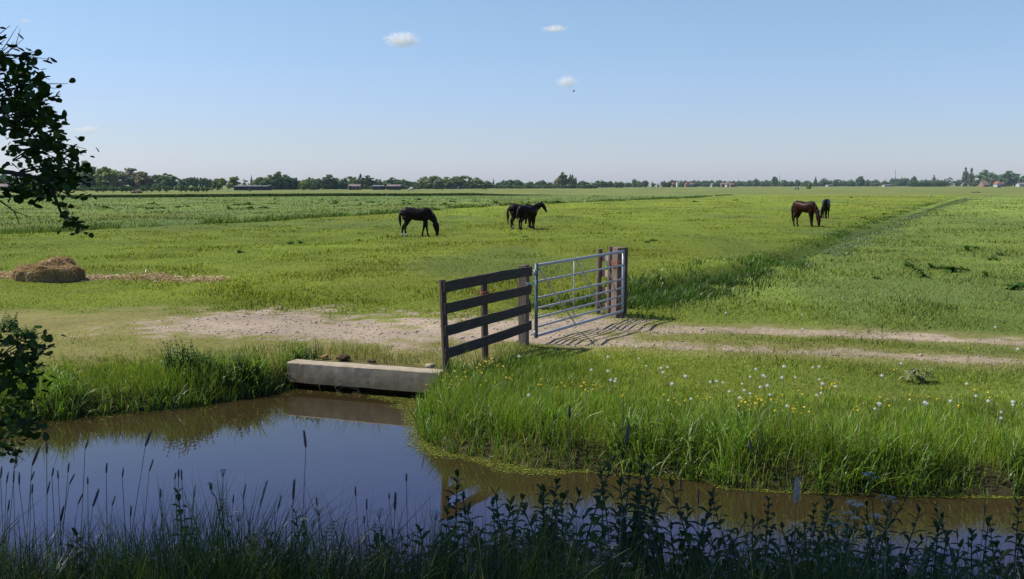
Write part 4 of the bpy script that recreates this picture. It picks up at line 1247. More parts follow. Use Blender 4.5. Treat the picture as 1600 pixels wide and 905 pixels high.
for k, (px, py, ln, sk) in enumerate(heads):
    r_ = random.Random(700 + k)
    close = px in (890, 983, 1171, 1246)
    d = 3.6 if close else r_.uniform(4.9, 6.2)
    tp = at(px, py, d); bt = at(px - sk, py + ln, d)
    rt_ = at(px - sk * 1.0 - (px - 700) * .0 - sk * 3.0 + r_.gauss(0, 13), py + ln + 60, d); gx_ = rt_.x; gz_ = Hp(gx_, d)
    sp = empty('grass_spike', (gx_, d, gz_))
    big = ln > 25
    rel = Vector((gx_, d, gz_))
    m1 = MB(); mid = bt * .5 + rel * .5; mid.x = bt.x * .35 + rel.x * .65
    m1.tube([rel - rel, mid - rel, bt - rel], [.0014, .0011, .0009] if close else [.0028, .0022, .0016], 5, True, (.04, .05, .022) if close else (.07, .085, .04)); m1.build('stalk', M['stem'], sp, True, col=True)
    m1 = MB(); L = (tp - bt).length; wdt = .0042 if not big else .0065
    if px == 1246: wdt = .010
    m1.tube([bt - rel + (tp - bt) * t for t in (0, .12, .35, .65, .88, 1)], [wdt * .35, wdt * .9, wdt * 1.1, wdt, wdt * .7, wdt * .15], 7)
    for i in range(26):
        t = r_.uniform(.05, .97); p0 = bt - rel + (tp - bt) * t; a = r_.uniform(0, 6.28)
        m1.tube([p0, p0 + Vector((math.cos(a) * wdt * 1.7, math.sin(a) * wdt * 1.7, wdt * 1.6))], [wdt * .25, .0002], 3, False)
    m1.build('seed_head', M['spike_pale'] if px in (1246, 418, 305) else M['spike'], sp, True)
    if r_.random() < .5:
        m1 = MB(); a = r_.uniform(0, 6.28); q = (mid - rel) * r_.uniform(.5, 1.2)
        leaf_poly(m1, q, (math.cos(a) * .6, math.sin(a) * .3, .8), (math.sin(a), math.cos(a), .3), r_.uniform(.15, .28), .008, .5, (.045, .075, .02), 6); m1.build('leaf', M['stem'], sp, True, col=True)
    if px == 1246: lab = 'large pale fluffy grass spike standing against the right bank water'
    elif px in (890, 983, 1171): lab = {890: 'leftmost dark grass spike reaching up in front of the right bank grass', 983: 'tallest dark leaning grass spike against the right bank grass', 1171: 'rightmost dark spike tip in front of the yellow flowers'}[px]
    elif px == 475: lab = 'tall lone grass spike rising over the middle of the blue water'
    elif px == 418: lab = 'thick leaning grass spike right of the white umbel plants'
    elif px == 237: lab = 'tall slanting grass spike below the nettle clump reflection'
    elif px == 62: lab = 'thick leaning grass spike close beside the low alder leaves'
    elif px == 635: lab = 'small grass spike left of the fence reflection'
    elif px < 460: lab = 'slender dark grass spike in front of the water at left'
    elif px < 800: lab = 'slender grass spike in front of the middle of the water'
    else: lab = 'slender grass spike among the leafy herbs at right'
    tag(sp, lab, 'grass stalk', 'flowering grass stalks on the near bank')

# umbel plants
for k, (px, py, s) in enumerate([(348, 733, .6), (372, 800, 1), (1325, 800, 1.2), (1308, 808, 1.3), (1322, 818, 1), (1243, 818, 1), (498, 792, .8), (592, 796, 1.0), (680, 798, .9), (944, 850, 1.2), (956, 852, 1.0), (942, 864, 1.3), (1520, 896, 1.6), (1538, 898, 1.7), (1552, 900, 1.6), (828, 855, 1), (975, 808, 1.3), (1130, 830, .9), (1362, 740, 1.2), (1388, 776, 1.3), (548, 868, 1.1)]):
    r_ = random.Random(1200 + k); d = r_.uniform(4.7, 5.9)
    if py < 780 and px > 1200: d = 4.2
    tp = at(px, py, d); gz_ = Hp(tp.x, d); h = max(.3, tp.z - gz_)
    um = empty('umbel_plant', (tp.x, d, gz_)); m1 = MB()
    lx = r_.uniform(-.1, .1)
    stem = [Vector((-lx, 0, 0)), Vector((-lx * .7, 0, h * .45)), Vector((-lx * .2, 0, h * .8))]
    m1.tube(stem, [.005, .004, .003], 5, True, (.06, .085, .035))
    ums = [(Vector((0, 0, h)), 1.0)] + [(Vector((r_.uniform(-.10, .10), r_.uniform(-.1, .1), h * r_.uniform(.84, .95))), .7) for _ in range(2)]
    fl = MB()
    for c_, q in ums:
        fl = MB()
        b0 = c_ - Vector((0, 0, .05)); m1.tube([stem[2] * .6 + stem[1] * .4, stem[2] * .4 + b0 * .6, b0], [.0025, .002, .0018], 4, False, (.06, .085, .035))
        for i in range(11):
            a = r_.uniform(0, 6.28); rr = .034 * q * s * math.sqrt(r_.random()); e = c_ + Vector((rr * math.cos(a), rr * math.sin(a), -.2 * rr))
            m1.tube([b0, e], [.001, .0008], 3, False, (.07, .095, .045))
            for j in range(5):
                aa = r_.uniform(0, 6.28); e2 = e + Vector((.008 * math.cos(aa), .008 * math.sin(aa), r_.uniform(-.002, .003))); z_ = .0036
                fl.add([e2 + Vector((z_ * math.cos(t_), z_ * math.sin(t_), .001 * r_.uniform(-1, 1))) for t_ in (0, 1.26, 2.5, 3.77, 5.03)], [(0, 1, 2, 3, 4)])
        fl.build('flower_head', M['umbel'], um)
    m1.build('stem', M['stem'], um, True, col=True)
    for i in range(7):
        t = r_.uniform(.2, .8); a = r_.uniform(0, 6.28); p0 = Vector((-lx * (1 - t), 0, h * t))
        dv = Vector((math.cos(a), math.sin(a), .35)).normalized(); L = r_.uniform(.12, .22)
        lv = MB(); lv.tube([p0, p0 + dv * L * 1.05], [.0018, .0008], 3, False, (.05, .08, .025))
        for j in range(6):
            q = p0 + dv * L * (j + 1) / 6
            for sgn in (1, -1):
                sdv = Vector((-dv.y * sgn, dv.x * sgn, .1)) + dv * .5
                leaf_poly(lv, q, sdv, (0, 0, 1), L * .34 * (1.1 - j / 7), .014, .3, (.042, .078, .022), 2)
        lv.build('leaf', M['leaf'], um, True, col=True)
    lab = 'white umbel plant standing in shade on the near bank'
    if px == 348: lab = 'tall branching umbel plant with a white tip over the blue water'
    if px in (1520, 1538, 1552): lab = 'white umbel plant in the bottom right corner by the herbs'
    tag(um, lab, 'wildflower', 'umbel plants on the near bank')

# dandelion clocks
dl = [(811, 557), (924, 578), (950, 580), (962, 592), (961, 596), (1010, 572), (1033, 575), (1043, 574), (1036, 582), (1071, 588), (1110, 597), (1120, 596), (1130, 598), (1172, 589), (1181, 577), (1193, 587), (1195, 589), (1160, 600), (1188, 605), (1199, 603), (1163, 610), (1172, 615), (1156, 622), (1222, 590), (1243, 590), (1225, 573), (1270, 574), (1280, 573), (1280, 593), (1306, 604),
      (1203, 617), (1276, 618), (1283, 615), (1230, 636), (1367, 643), (1374, 640), (1372, 636), (1408, 568), (1378, 587), (1511, 600), (1485, 627), (1525, 619), (1445, 629), (1448, 631), (1583, 628), (1583, 633), (1564, 655), (1564, 650), (1544, 628), (954, 594), (826, 621), (1080, 624), (998, 560), (950, 558), (995, 542), (1319, 520), (1254, 514), (1253, 492), (1340, 482), (1134, 491), (1555, 511), (1285, 600), (1140, 612), (1050, 600), (1590, 546)]
hm = MB()
bmh = bmesh.new(); bmesh.ops.create_icosphere(bmh, subdivisions=2, radius=.019)
fl_me = bpy.data.meshes.new('seed_head'); 
fb = MB(); r_ = random.Random(3)
for v in bmh.verts:
    nrm = v.co.normalized(); t1 = nrm.orthogonal().normalized(); t2 = nrm.cross(t1)
    for q in range(2):
        a = r_.uniform(0, 6.28); e = v.co * r_.uniform(.85, 1.12)
        for j in range(3):
            aj = a + j * 2.09; dv = (t1 * math.cos(aj) + t2 * math.sin(aj)) * .007
            sv2 = nrm.cross(dv).normalized() * .0013
            fb.add([e - sv2, e + sv2, e + dv + nrm * .003], [(0, 1, 2)])
b3 = bmesh.new(); bmesh.ops.create_icosphere(b3, subdivisions=2, radius=.0125)
fb.add([v.co for v in b3.verts], [tuple(v.index for v in f.verts) for f in b3.faces])
o = fb.build('seed_head', M['fluff']); head_me = o.data; bpy.data.objects.remove(o)
m1 = MB(); m1.tube([(0, 0, -1), (.015, 0, -.5), (0, 0, 0)], [.0022, .002, .0018], 5, True, (.14, .12, .05)); o = m1.build('stem', M['stem'], None, True, col=True); stem_me = o.data; bpy.data.objects.remove(o)
for k, (px, py) in enumerate(dl):
    r_ = random.Random(1500 + k); h = r_.uniform(.20, .30)
    p = ground(px, py, h); gz_ = Hp(p.x, p.y)
    for it in range(3): p = ground(px, py, gz_ + h); gz_ = Hp(p.x, p.y)
    t = empty('dandelion', (p.x, p.y, gz_)); s = r_.uniform(.65, 1.15)
    o = link('seed_head', head_me, t); o.location = (0, 0, h); o.scale = (s, s, s); o.rotation_euler = (r_.uniform(0, 3), 0, r_.uniform(0, 6))
    o = link('stem', stem_me, t); o.location = (0, 0, h - .01); o.scale = (1, 1, h); o.rotation_euler = (0, 0, r_.uniform(0, 6))
    lab = 'white dandelion clock in the grass of the right bank'
    if (px, py) == (811, 557): lab = 'single white dandelion clock at the foot of the wooden fence'
    elif (px, py) == (962, 592): lab = 'bright dandelion clock in the grass below the gate shadow'
    elif (px, py) == (1408, 568): lab = 'white dandelion clock just below the nearer wheel rut'
    elif (px, py) in ((1367, 643), (1374, 640), (1372, 636)): lab = 'white dandelion clock in the tight bunch of three at right'
    elif (px, py) in ((1564, 655), (1564, 650)): lab = 'white dandelion clock of the lowest pair near the right edge'
    elif py < 530: lab = 'white dandelion clock in the meadow beyond the wheel ruts'
    tag(t, lab, 'dandelion', 'dandelion clocks in the grass')

# yellow buttercups: each plant with its flowers
bc = [(702, 600, 5), (712, 588, 4), (725, 596, 5), (745, 578, 4), (757, 572, 5), (760, 600, 4), (700, 603, 6), (716, 604, 4), (733, 602, 5), (786, 594, 4), (792, 598, 3), (745, 590, 4), (690, 600, 4), (670, 606, 4), (875, 611, 5), (915, 597, 5), (923, 594, 4), (905, 602, 4), (917, 614, 4), (1028, 614, 3), (1052, 635, 3), (1063, 636, 3), (1082, 632, 4), (1103, 635, 3), (975, 630, 3), (1160, 628, 7), (1170, 633, 7), (1182, 630, 7), (1190, 626, 6), (1196, 621, 6), (1165, 640, 6), (1178, 642, 5), (1227, 642, 5), (1240, 645, 6), (1258, 651, 4), (1216, 622, 4), (1293, 599, 4), (1296, 603, 3), (1379, 622, 3), (1386, 632, 3), (1431, 617, 3), (1420, 613, 3), (1459, 618, 3), (1492, 637, 3), (1402, 577, 3), (1515, 538, 3), (1545, 683, 3), (1530, 684, 2), (780, 566, 3), (768, 560, 3), (205, 540, 2), (182, 553, 2), (247, 532, 2), (850, 600, 3), (1250, 612, 3), (1330, 640, 3)]
for k, (px, py, nf) in enumerate(bc):
    r_ = random.Random(1700 + k); h = r_.uniform(.20, .32) if px > 400 else .07
    if 690 < px < 770 and py < 600: h = .38
    p = ground(px, py, h); gz_ = Hp(p.x, p.y); p = ground(px, py, gz_ + h); gz_ = Hp(p.x, p.y)
    t = empty('buttercup', (p.x, p.y, gz_)); m1 = MB(); fl = MB()
    for i in range(nf):
        e = Vector((r_.gauss(0, .06), r_.gauss(0, .05), h * r_.uniform(.8, 1.12)))
        m1.tube([(e.x * .2, e.y * .2, 0), (e.x * .5, e.y * .5, h * .55), e], [.0018, .0016, .0012], 4, False, (.06, .11, .02))
        tx, ty = r_.uniform(-.7, .7), r_.uniform(-.9, .3)
        Rm = Matrix.Rotation(tx, 3, 'Y') @ Matrix.Rotation(-ty, 3, 'X'); s = r_.uniform(.011, .016)
        for j in range(5):
            a = j * 1.2566; q = [Vector((0, 0, 0)), Vector((s * .55 * math.cos(a - .6), s * .55 * math.sin(a - .6), .004)), Vector((s * math.cos(a - .35), s * math.sin(a - .35), .008)), Vector((s * math.cos(a + .35), s * math.sin(a + .35), .008)), Vector((s * .55 * math.cos(a + .6), s * .55 * math.sin(a + .6), .004))]
            fl.add([e + Rm @ v for v in q], [(0, 1, 2, 3, 4)])
    m1.build('stem', M['stem'], t, False, col=True); fl.build('flower', M['yellow'], t)
    lab = 'yellow buttercup plant in the grass of the right bank'
    if px < 400: lab = 'low yellow buttercup on the worn grass of the left bank'
    elif px < 800: lab = 'yellow buttercup plant at the foot of the wooden fence'
    elif 1150 < px < 1270: lab = 'yellow buttercup plant in the brightest patch of the right bank'
    tag(t, lab, 'buttercup', 'buttercups in the grass')

# heap of pulled pale weeds
p = ground(1434, 598); m1 = MB(); r_ = random.Random(77)
for i in range(46):
    a = r_.uniform(0, 6.28); g_ = r_.uniform(.6, 1.3)
    leaf_poly(m1, (r_.gauss(0, .11), r_.gauss(0, .06), r_.uniform(.02, .17)), (math.cos(a), math.sin(a), r_.uniform(-.2, .7)), (0, 0, 1), r_.uniform(.08, .2), .05, .5, (.20 * g_, .22 * g_, .10 * g_), 3)
o = m1.build('pulled_weeds', M['leaf'], None, True, col=True); o.location = (p.x, p.y, Hp(p.x, p.y) + .03); tag(o, 'small heap of pale wilted weeds below the wheel ruts at right', 'weeds')
p = ground(938, 560 + 0); 
for k, (px, py) in enumerate([(876, 540), (905, 537), (1485, 300)]):
    pass
#@@PART3
# ------------------------------------------------------------------ distant trees
def crown_template(name, seed, fn, nclump, per, leaf, bias=0.0):
    r_ = np.random.RandomState(seed); V = []; C = []; cnt = 0
    cs = []
    while len(cs) < nclump:
        p = r_.uniform(-.5, .5, 3); p[2] = r_.uniform(0, 1)
        rad = fn(p[2]); q = math.hypot(p[0], p[1])
        if rad > 0 and q < rad * .92 and (q > rad * .35 or r_.rand() < .35 or p[2] > .75): cs.append(p)
    for p in cs:
        g_ = r_.uniform(.72, 1.28); cr = r_.uniform(.07, .13)
        for j in range(per):
            d = r_.normal(0, 1, 3); d /= np.linalg.norm(d); d *= cr * r_.uniform(.4, 1.05)
            c = p + d * np.array([1.15, 1.15, .8])
            if c[2] < 0.01: continue
            n_ = d / (np.linalg.norm(d) + 1e-9) + r_.normal(0, .5, 3); n_ /= np.linalg.norm(n_)
            a = np.cross(n_, r_.normal(0, 1, 3)); a /= np.linalg.norm(a); b = np.cross(n_, a)
            s = leaf * r_.uniform(.6, 1.3)
            V += [c - a * s - b * s * .5, c + a * s * .3 - b * s, c + a * s + b * s * .4, c - a * s * .2 + b * s]
            k = g_ * r_.uniform(.8, 1.2); C += [(k * (1 + .06 * r_.randn()), k, k)] * 4
    V = np.array(V); C = np.array(C)
    me = np_mesh(name, V, np.arange(len(V)).reshape(-1, 4), M['crown'], C)
    return me


def prof(pts):
    zs = [p[0] for p in pts]; rs = [p[1] for p in pts]
    return lambda z: float(np.interp(z, zs, rs))


T_ROUND = prof([(.02, .12), (.10, .30), (.3, .40), (.55, .47), (.75, .40), (.9, .24), (1, .05)])
T_DOME = prof([(.0, .30), (.1, .45), (.35, .5), (.6, .46), (.8, .34), (.93, .18), (1, .03)])
T_POP = prof([(.03, .2), (.15, .42), (.4, .5), (.7, .38), (.88, .2), (1, .03)])
T_POLL = prof([(.14, 0), (.22, .34), (.6, .5), (.8, .45), (.95, .25), (1, .05)])
T_AVE = prof([(.2, 0), (.3, .3), (.5, .45), (.8, .45), (.95, .25), (1, .05)])
CR = {}
for nm, fn, ncl, per, lf in [('round', T_ROUND, 70, 40, .044), ('dome', T_DOME, 90, 40, .040), ('poplar', T_POP, 70, 34, .046), ('pollard', T_POLL, 36, 30, .060), ('avenue', T_AVE, 44, 36, .050), ('airy', T_ROUND, 40, 26, .038), ('bush', T_DOME, 44, 30, .062)]:
    CR[nm] = [crown_template('crown', 50 + i * 7 + len(nm), fn, ncl, per, lf) for i in range(3)]
TRM = []
for i in range(2):
    m1 = MB(); r_ = random.Random(60 + i)
    m1.tube([(0, 0, -.02), (.004, 0, .15), (-.004, .004, .35), (0, 0, .62)], [.030, .024, .019, .008], 7)
    for q in range(6):
        a = q * 1.05 + r_.uniform(-.3, .3); z = r_.uniform(.22, .5); L = r_.uniform(.18, .3)
        m1.tube([(0, 0, z), (math.cos(a) * L * .5, math.sin(a) * L * .5, z + .12), (math.cos(a) * L, math.sin(a) * L, z + .27)], [.013, .009, .003], 5)
    o = m1.build('trunk', M['bark'], None, True); TRM.append(o.data); bpy.data.objects.remove(o)

FOL = {'g': (.15, .215, .085), 'd': (.10, .155, .065), 'y': (.20, .245, .065), 'b': (.13, .19, .10), 'r': (.22, .20, .11), 'p': (.20, .24, .115), 'v': (.175, .19, .125)}
FM = {k: leafy('foliage_' + n_, v, trans=.25, gloss=.0, up=.35) for (k, v), n_ in zip(FOL.items(), ['mid_green', 'dark_green', 'yellow_green', 'blue_green', 'russet', 'pale_green', 'purple_grey'])}
tree_n = [0]


def seg_depth(x):
    return float(np.interp(x, [0, 130, 340, 500, 660, 830, 1000, 1200, 1480, 1600], [470, 470, 470, 520, 590, 660, 850, 1150, 1350, 1150]))


def tree(kind, x, w, top, c='g', dz=0, label=None, group=None, d=None, name=None, base=None):
    i = tree_n[0]; tree_n[0] += 1
    if base is not None: d = ground(x, base).y
    d = (d or seg_depth(x)) + dz
    p = at(x, 288, d); h = CAM_H + (288 - top) / F * d; wm_ = w / F * d
    t = empty(name or {'poplar': 'poplar_tree', 'pollard': 'pollard_willow', 'bush': 'bush'}.get(kind, 'broadleaf_tree'), (p.x, d, 0), (i * 2.39) % 6.28, (wm_ * 1.08, wm_ * 1.08, h * 1.02))
    o = link('crown', CR[kind][i % 3], t)
    o.material_slots[0].link = 'OBJECT'; o.material_slots[0].material = FM[c]
    if kind != 'bush':
        o = link('trunk', TRM[i % 2], t)
        if kind == 'pollard': o.scale = (2.2, 2.2, .6)
        if kind == 'poplar': o.scale = (2.2, 2.2, 1)
    tag(t, label, 'bush' if kind == 'bush' else 'tree', group)
    return t


GL = {'alder': 'trees seen through the alder leaves', 'av': 'trees of the avenue row'}
# behind the alder leaves
for x, w, top, c in [(8, 40, 272, 'b'), (38, 44, 276, 'g'), (66, 40, 273, 'b'), (92, 40, 270, 'b'), (112, 36, 264, 'g')]:
    tree('dome', x, w, top, c, 0, 'broadleaf tree of the far row half hidden behind the alder leaves', 'trees seen through the alder leaves')
tree('dome', 133, 40, 253, 'p', 0, 'tallest pale green tree at the left end of the far row')
tree('round', 166, 36, 261, 'y', -8, 'yellow green tree beside the tallest tree of the far left row')
tree('dome', 150, 26, 270, 'b', 12, 'dark gap filling tree between the tallest and the yellow green tree')
tree('dome', 203, 54, 264, 'v', 4, 'wide domed brownish green tree of the far left row')
tree('round', 226, 30, 270, 'r', -4, 'russet tinged tree leaning on the right of the wide dome')
tree('round', 246, 30, 273, 'g', 0, 'first green tree right of the wide brownish dome')
tree('round', 262, 30, 272, 'g', 0, 'tall double crowned tree between the wide dome and the avenue')
tree('airy', 275, 20, 277, 'b', 0, 'thin tree sloping down to the start of the avenue row')
for x, top in [(243, 287), (252, 286), (284, 280), (291, 279), (298, 278), (305, 277), (312, 279), (320, 279), (327, 280)]:
    tree('avenue', x, 12, top, 'g' if x % 2 else 'b', -10, 'slim tree of the evenly planted avenue row at far left', 'trees of the avenue row')
tree('round', 339, 20, 279, 'g', 0, 'green tree just right of the end of the avenue row')
tree('avenue', 347, 14, 279, 'y', -6, 'lollipop shaped tree with visible trunk right of the avenue')
tree('avenue', 366, 19, 276, 'y', -10, 'bright green round tree standing alone left of the church spire')
tree('airy', 357, 16, 283, 'p', 20, 'pale thin tree between the lollipop tree and the bright round tree')
tree('airy', 384, 14, 280, 'r', 25, 'pale bare looking tree just left of the church spire')
tree('airy', 399, 14, 280, 'g', 25, 'thin tree just right of the church spire')
for x, w, top, c, l in [(409, 26, 276, 'g', 'mid green tree behind the long dark barn'), (421, 22, 274, 'p', 'pale tree on the left shoulder of the tallest middle tree'), (435, 32, 270, 'd', 'tallest dark tree of the group right of the church spire'),
                        (447, 22, 274, 'b', 'blue green tree on the right shoulder of the dark tallest tree'), (454, 16, 278, 'd', 'small dark tree near the right end of the spire group'), (461, 16, 278, 'd', 'dark tree ending the group right of the church spire'),
                        (474, 20, 281, 'y', 'bright low tree standing forward in the middle left'), (484, 20, 278, 'g', 'tree behind the bright low tree'), (497, 20, 279, 'p', 'pale tree left of the big round dark tree'),
                        (512, 28, 272, 'd', 'big round dark tree standing over the middle left tree line'), (525, 20, 279, 'g', 'green tree right of the big round dark tree'), (535, 18, 280, 'b', 'blue green tree left of the pinkish house'),
                        (547, 28, 275, 'g', 'broad tree right above the pinkish roofed house'), (575, 24, 275, 'd', 'dark round tree beside the dark poplar'), (590, 18, 280, 'p', 'pale thin crowned tree right of the dark round tree'),
                        (603, 18, 282, 'd', 'small dark tree above the two grey roofed barns'), (613, 28, 278, 'b', 'broad blue green tree behind the grey roofed barn'), (631, 26, 281, 'd', 'dark tree at the right of the grey roofed barn'), (647, 20, 284, 'g', 'low tree left of the domed grove')]:
    tree('dome' if w > 21 else 'round', x, w, top, c, rnd.uniform(-6, 10), l)
tree('poplar', 564, 11, 273, 'd', -6, 'narrow dark poplar right of the pinkish roofed house')
for x, w, top, c, l in [(664, 30, 277, 'p', 'leftmost pale crown of the domed grove'), (681, 32, 274, 'p', 'highest pale crown in the middle of the domed grove'), (697, 26, 277, 'g', 'right hand crown of the first domed grove'),
                        (709, 24, 277, 'p', 'pale crown between the two domes of the grove'), (724, 34, 274, 'g', 'second large dome of the grove left of the small spire'), (744, 26, 278, 'g', 'rounded tree right of the second dome of the grove'),
                        (760, 24, 283, 'b', 'low tree just left of the small spire'), (779, 12, 285, 'd', 'small dark tree just right of the small spire'), (787, 14, 282, 'b', 'thin tree second to the right of the small spire'), (797, 16, 281, 'g', 'tree left of the dark pair above the standing horses'),
                        (807, 18, 281, 'b', 'blue green tree above the standing horses'), (815, 14, 285, 'd', 'dark tree at the right of the blue green one above the horses'), (828, 14, 284, 'd', 'lone small dark tree left of the tall leaning tree'),
                        (840, 12, 284, 'g', 'small green tree of the pair left of the tall leaning tree'), (847, 15, 282, 'd', 'dark tree of the pair left of the tall leaning tree'), (859, 14, 285, 'd', 'dark tree at the foot of the tall leaning tree'),
                        (873, 15, 278, 'r', 'russet lower crown leaning on the tallest middle tree'), (879, 18, 270, 'd', 'tallest dark tree of the skyline middle beside the poplars'), (911, 20, 283, 'd', 'low wide dark tree right of the poplar pair')]:
    tree('dome' if w > 21 or x in (879, 911) else 'round', x, w, top, c, rnd.uniform(-6, 10), l)
tree('poplar', 891, 8, 274, 'd', 0, 'left one of the twin poplars in the middle of the skyline')
tree('poplar', 895, 8, 274, 'd', 4, 'right one of the twin poplars in the middle of the skyline')
tree('poplar', 899, 5, 275, 'b', 8, 'thin single poplar right of the twin poplars')
for x, w, top, c, l in [(934, 9, 282, 'b', 'small round tree right of the white gabled house'), (941, 10, 282, 'g', 'round tree second right of the white gabled house'), (947, 10, 284, 'd', 'dark small tree left of the dark pair'), (954, 10, 283, 'd', 'dark tree left of the forward standing pair of trees'),
                        (963, 9, 284, 'g', 'left tree of the pair standing forward in the field'), (970, 10, 284, 'g', 'right tree of the pair standing forward in the field'), (980, 10, 285, 'p', 'pale tree right of the forward pair'), (991, 10, 280, 'b', 'tallest bluish tree left of the red roofs'), (998, 9, 283, 'g', 'small tree right of the tallest bluish tree'),
                        (1008, 11, 282, 'd', 'dark tree left of the white house fronts'), (1037, 12, 283, 'v', 'left tree of the pair in front of the red roofs'), (1045, 10, 284, 'd', 'right tree of the pair in front of the red roofs')]:
    tree('round', x, w, top, c, -60 if x in (963, 970, 1037, 1045) else rnd.uniform(-10, 30), l)
for x in range(918, 1000, 11):
    tree('dome', x, 14, 286 - rnd.uniform(0, 1), 'b', 120, 'low hazy tree in the back row between the poplars and the red roofs', 'hazy back row of trees')
for k, x in enumerate(range(1050, 1212, 7)):
    tree('dome', x + rnd.uniform(-2, 2), 12, 281.5 + rnd.uniform(0, 1.6), 'b', 160 + rnd.uniform(-20, 60), 'bluish tree of the even far wood behind the red roofs', 'far even wood behind the red roofs')
for x, w, c in [(1085, 9, 'd'), (1103, 10, 'g'), (1122, 9, 'd'), (1147, 9, 'v'), (1168, 9, 'g'), (1192, 10, 'd'), (1066, 7, 'd'), (1021, 7, 'd'), (1054, 5, 'g'), (1077, 6, 'b'), (1116, 6, 'd'), (1131, 6, 'b'), (1140, 5, 'd'), (1000, 6, 'b')]:
    tree('bush', x, w, 286, c, -20, 'dark bush standing among the far red roofed houses', 'bushes among the red roofs')
tree('dome', 1181, 13, 279.5, 'b', 60, 'single dome rising over the even far wood')
for x, w, top, c, l in [(1210, 10, 276, 'd', 'dark tall round tree beside the thin left mast'), (1226, 18, 281, 'g', 'wide tree right of the thin left mast'), (1237, 10, 283, 'b', 'small tree left of the little dome'), (1246, 9, 281, 'b', 'little domed tree above the white marked stake'),
                        (1262, 16, 282, 'g', 'wide tree behind the lone field bush'), (1287, 15, 279, 'b', 'domed tree right of the small dark poplar'), (1298, 12, 282, 'p', 'pale tree between two domes'), (1308, 15, 280, 'b', 'second dome right of the small dark poplar'), (1318, 10, 282, 'g', 'tree right of the second dome'), (1329, 14, 281, 'g', 'green tree left of the highest right dome'),
                        (1344, 14, 275, 'd', 'highest round dark tree between the bay horse and the right mast'), (1356, 14, 281, 'g', 'tree right of the highest round dark tree'), (1368, 15, 281, 'p', 'pale tree left of the right mast'), (1381, 14, 282, 'g', 'green tree just left of the right mast')]:
    tree('dome' if w > 12 else 'round', x, w, top, c, rnd.uniform(-20, 40), l)
tree('poplar', 1274, 5, 277, 'd', 0, 'small dark pointed poplar above the young black horse')
for x in range(1200, 1400, 9):
    tree('bush', x + rnd.uniform(-2, 2), 12, 284.5 + rnd.uniform(-.6, .8), rnd.choice('bgd'), 30, 'low bush filling the foot of the far right tree line', 'bushes along the far right tree line')
for x in range(1394, 1424, 5):
    tree('dome', x, 9, 278 + rnd.uniform(0, 1), 'b', 60, 'bluish tree of the tight clump right of the thin mast', 'tight clump right of the mast')
for k, x in enumerate(range(1422, 1482, 6)):
    tree('dome', x, 10, 280.5 + rnd.uniform(0, 1.5), 'g', -200, 'green tree of the level hedge row at far right', 'level hedge row at far right')
tree('dome', 1428, 11, 276, 'd', 0, 'dark dome peeping over the level hedge row')
tree('poplar', 1459, 6, 274.5, 'v', 0, 'pointed purple grey tree peeping over the level hedge row')
tree('airy', 1483, 17, 277, 'v', 0, 'brownish round tree between hedge row and twin poplars')
tree('round', 1497, 12, 281, 'g', 0, 'small green tree left of the right hand twin poplars')
tree('poplar', 1508, 10, 263.5, 'v', 0, 'left of the two tall poplars at the far right')
tree('poplar', 1517, 10, 264, 'v', 4, 'right of the two tall poplars at the far right')
tree('dome', 1540, 36, 267, 'g', 20, 'large green dome right of the two tall poplars')
tree('dome', 1557, 20, 273, 'g', 30, 'tree filling the dip behind the white house')
tree('dome', 1576, 36, 268, 'd', 20, 'large dark tree right behind the white house')
tree('dome', 1603, 24, 274, 'b', 40, 'tree cut by the right edge of the view')
tree('round', 1535, 8, 280, 'r', -30, 'small russet tree beside the thatched roof')
tree('round', 1550, 9, 279, 'r', -20, 'brown tree left of the white house')
for x in (1508, 1518, 1522): tree('bush', x, 8, 285.5, 'd', -80, 'dark clipped bush at the foot of the tall poplars', 'bushes below the tall poplars')
# pollard willows and bushes before the left rows
for x, w, top in [(204, 6, 292), (222, 6.5, 291), (229, 6, 290.5), (237, 6, 293), (248, 8, 290.5), (260, 10, 290), (283, 8, 290), (290, 6.5, 291), (298, 6, 292.5), (304, 6, 291.5), (309, 7, 292), (317, 5, 292.5), (322.5, 5, 292), (162, 9, 292), (176, 9, 292.5), (190, 8, 292), (152, 10, 291.5), (197, 7, 291)]:
    tree('pollard', x, w * 1.25, top - .3, 'g' if x > 200 else 'd', 0, 'small round pollard willow in the row along the far left field edge', 'pollard willows along the field edge', d=338)
for x in range(-6, 205, 9): tree('bush', x, 14, 291.5 + rnd.uniform(0, 1.5), 'd', 0, 'dark bush of the low hedge under the far left trees', 'low hedge under the far left trees', d=420)
for x in list(range(209, 345, 17)): tree('bush', x, 11, 293.5 + rnd.uniform(-1, 1), rnd.choice('pb'), 0, 'low shrub behind the pollard willows at left', 'shrubs behind the pollard willows', d=440)
tree('bush', 390, 5.5, 294.5, 'd', 0, 'single small round bush in front of the long dark barn', d=400)
tree('bush', 490, 9, 287, 'd', 0, 'dark bush before the tree line left of the big round tree', d=480)
tree('round', 474, 14, 284, 'y', 0, 'yellow green tree standing forward of the middle left row', d=470)
for x in list(range(400, 660, 9)):
    if not 545 < x < 560 and not 585 < x < 625: tree('bush', x, 13, 289.5 + rnd.uniform(-1.5, 1.5), rnd.choice('gdbb'), 0, 'low shrub at the foot of the middle tree line', 'shrubs at the foot of the middle tree line', d=540)
for x in list(range(640, 935, 9)):
    tree('bush', x, 12, 288.5 + rnd.uniform(-1.5, 1), rnd.choice('gdbb'), 0, 'low shrub below the grove and the standing horses skyline', 'shrubs at the foot of the grove', d=630)
for x in (668, 681, 737): tree('round', x, 9, 287, 'd', -50, 'small dark tree standing before the domed grove', 'small trees before the grove')
tree('bush', 1264, 8, 287.5, 'y', 0, 'lone bright bush standing in the field above the bay horse', d=560)
tree('bush', 1526, 15, 299.5, 'd', 0, 'long dark weed strip in the meadow left of the white house', d=330)

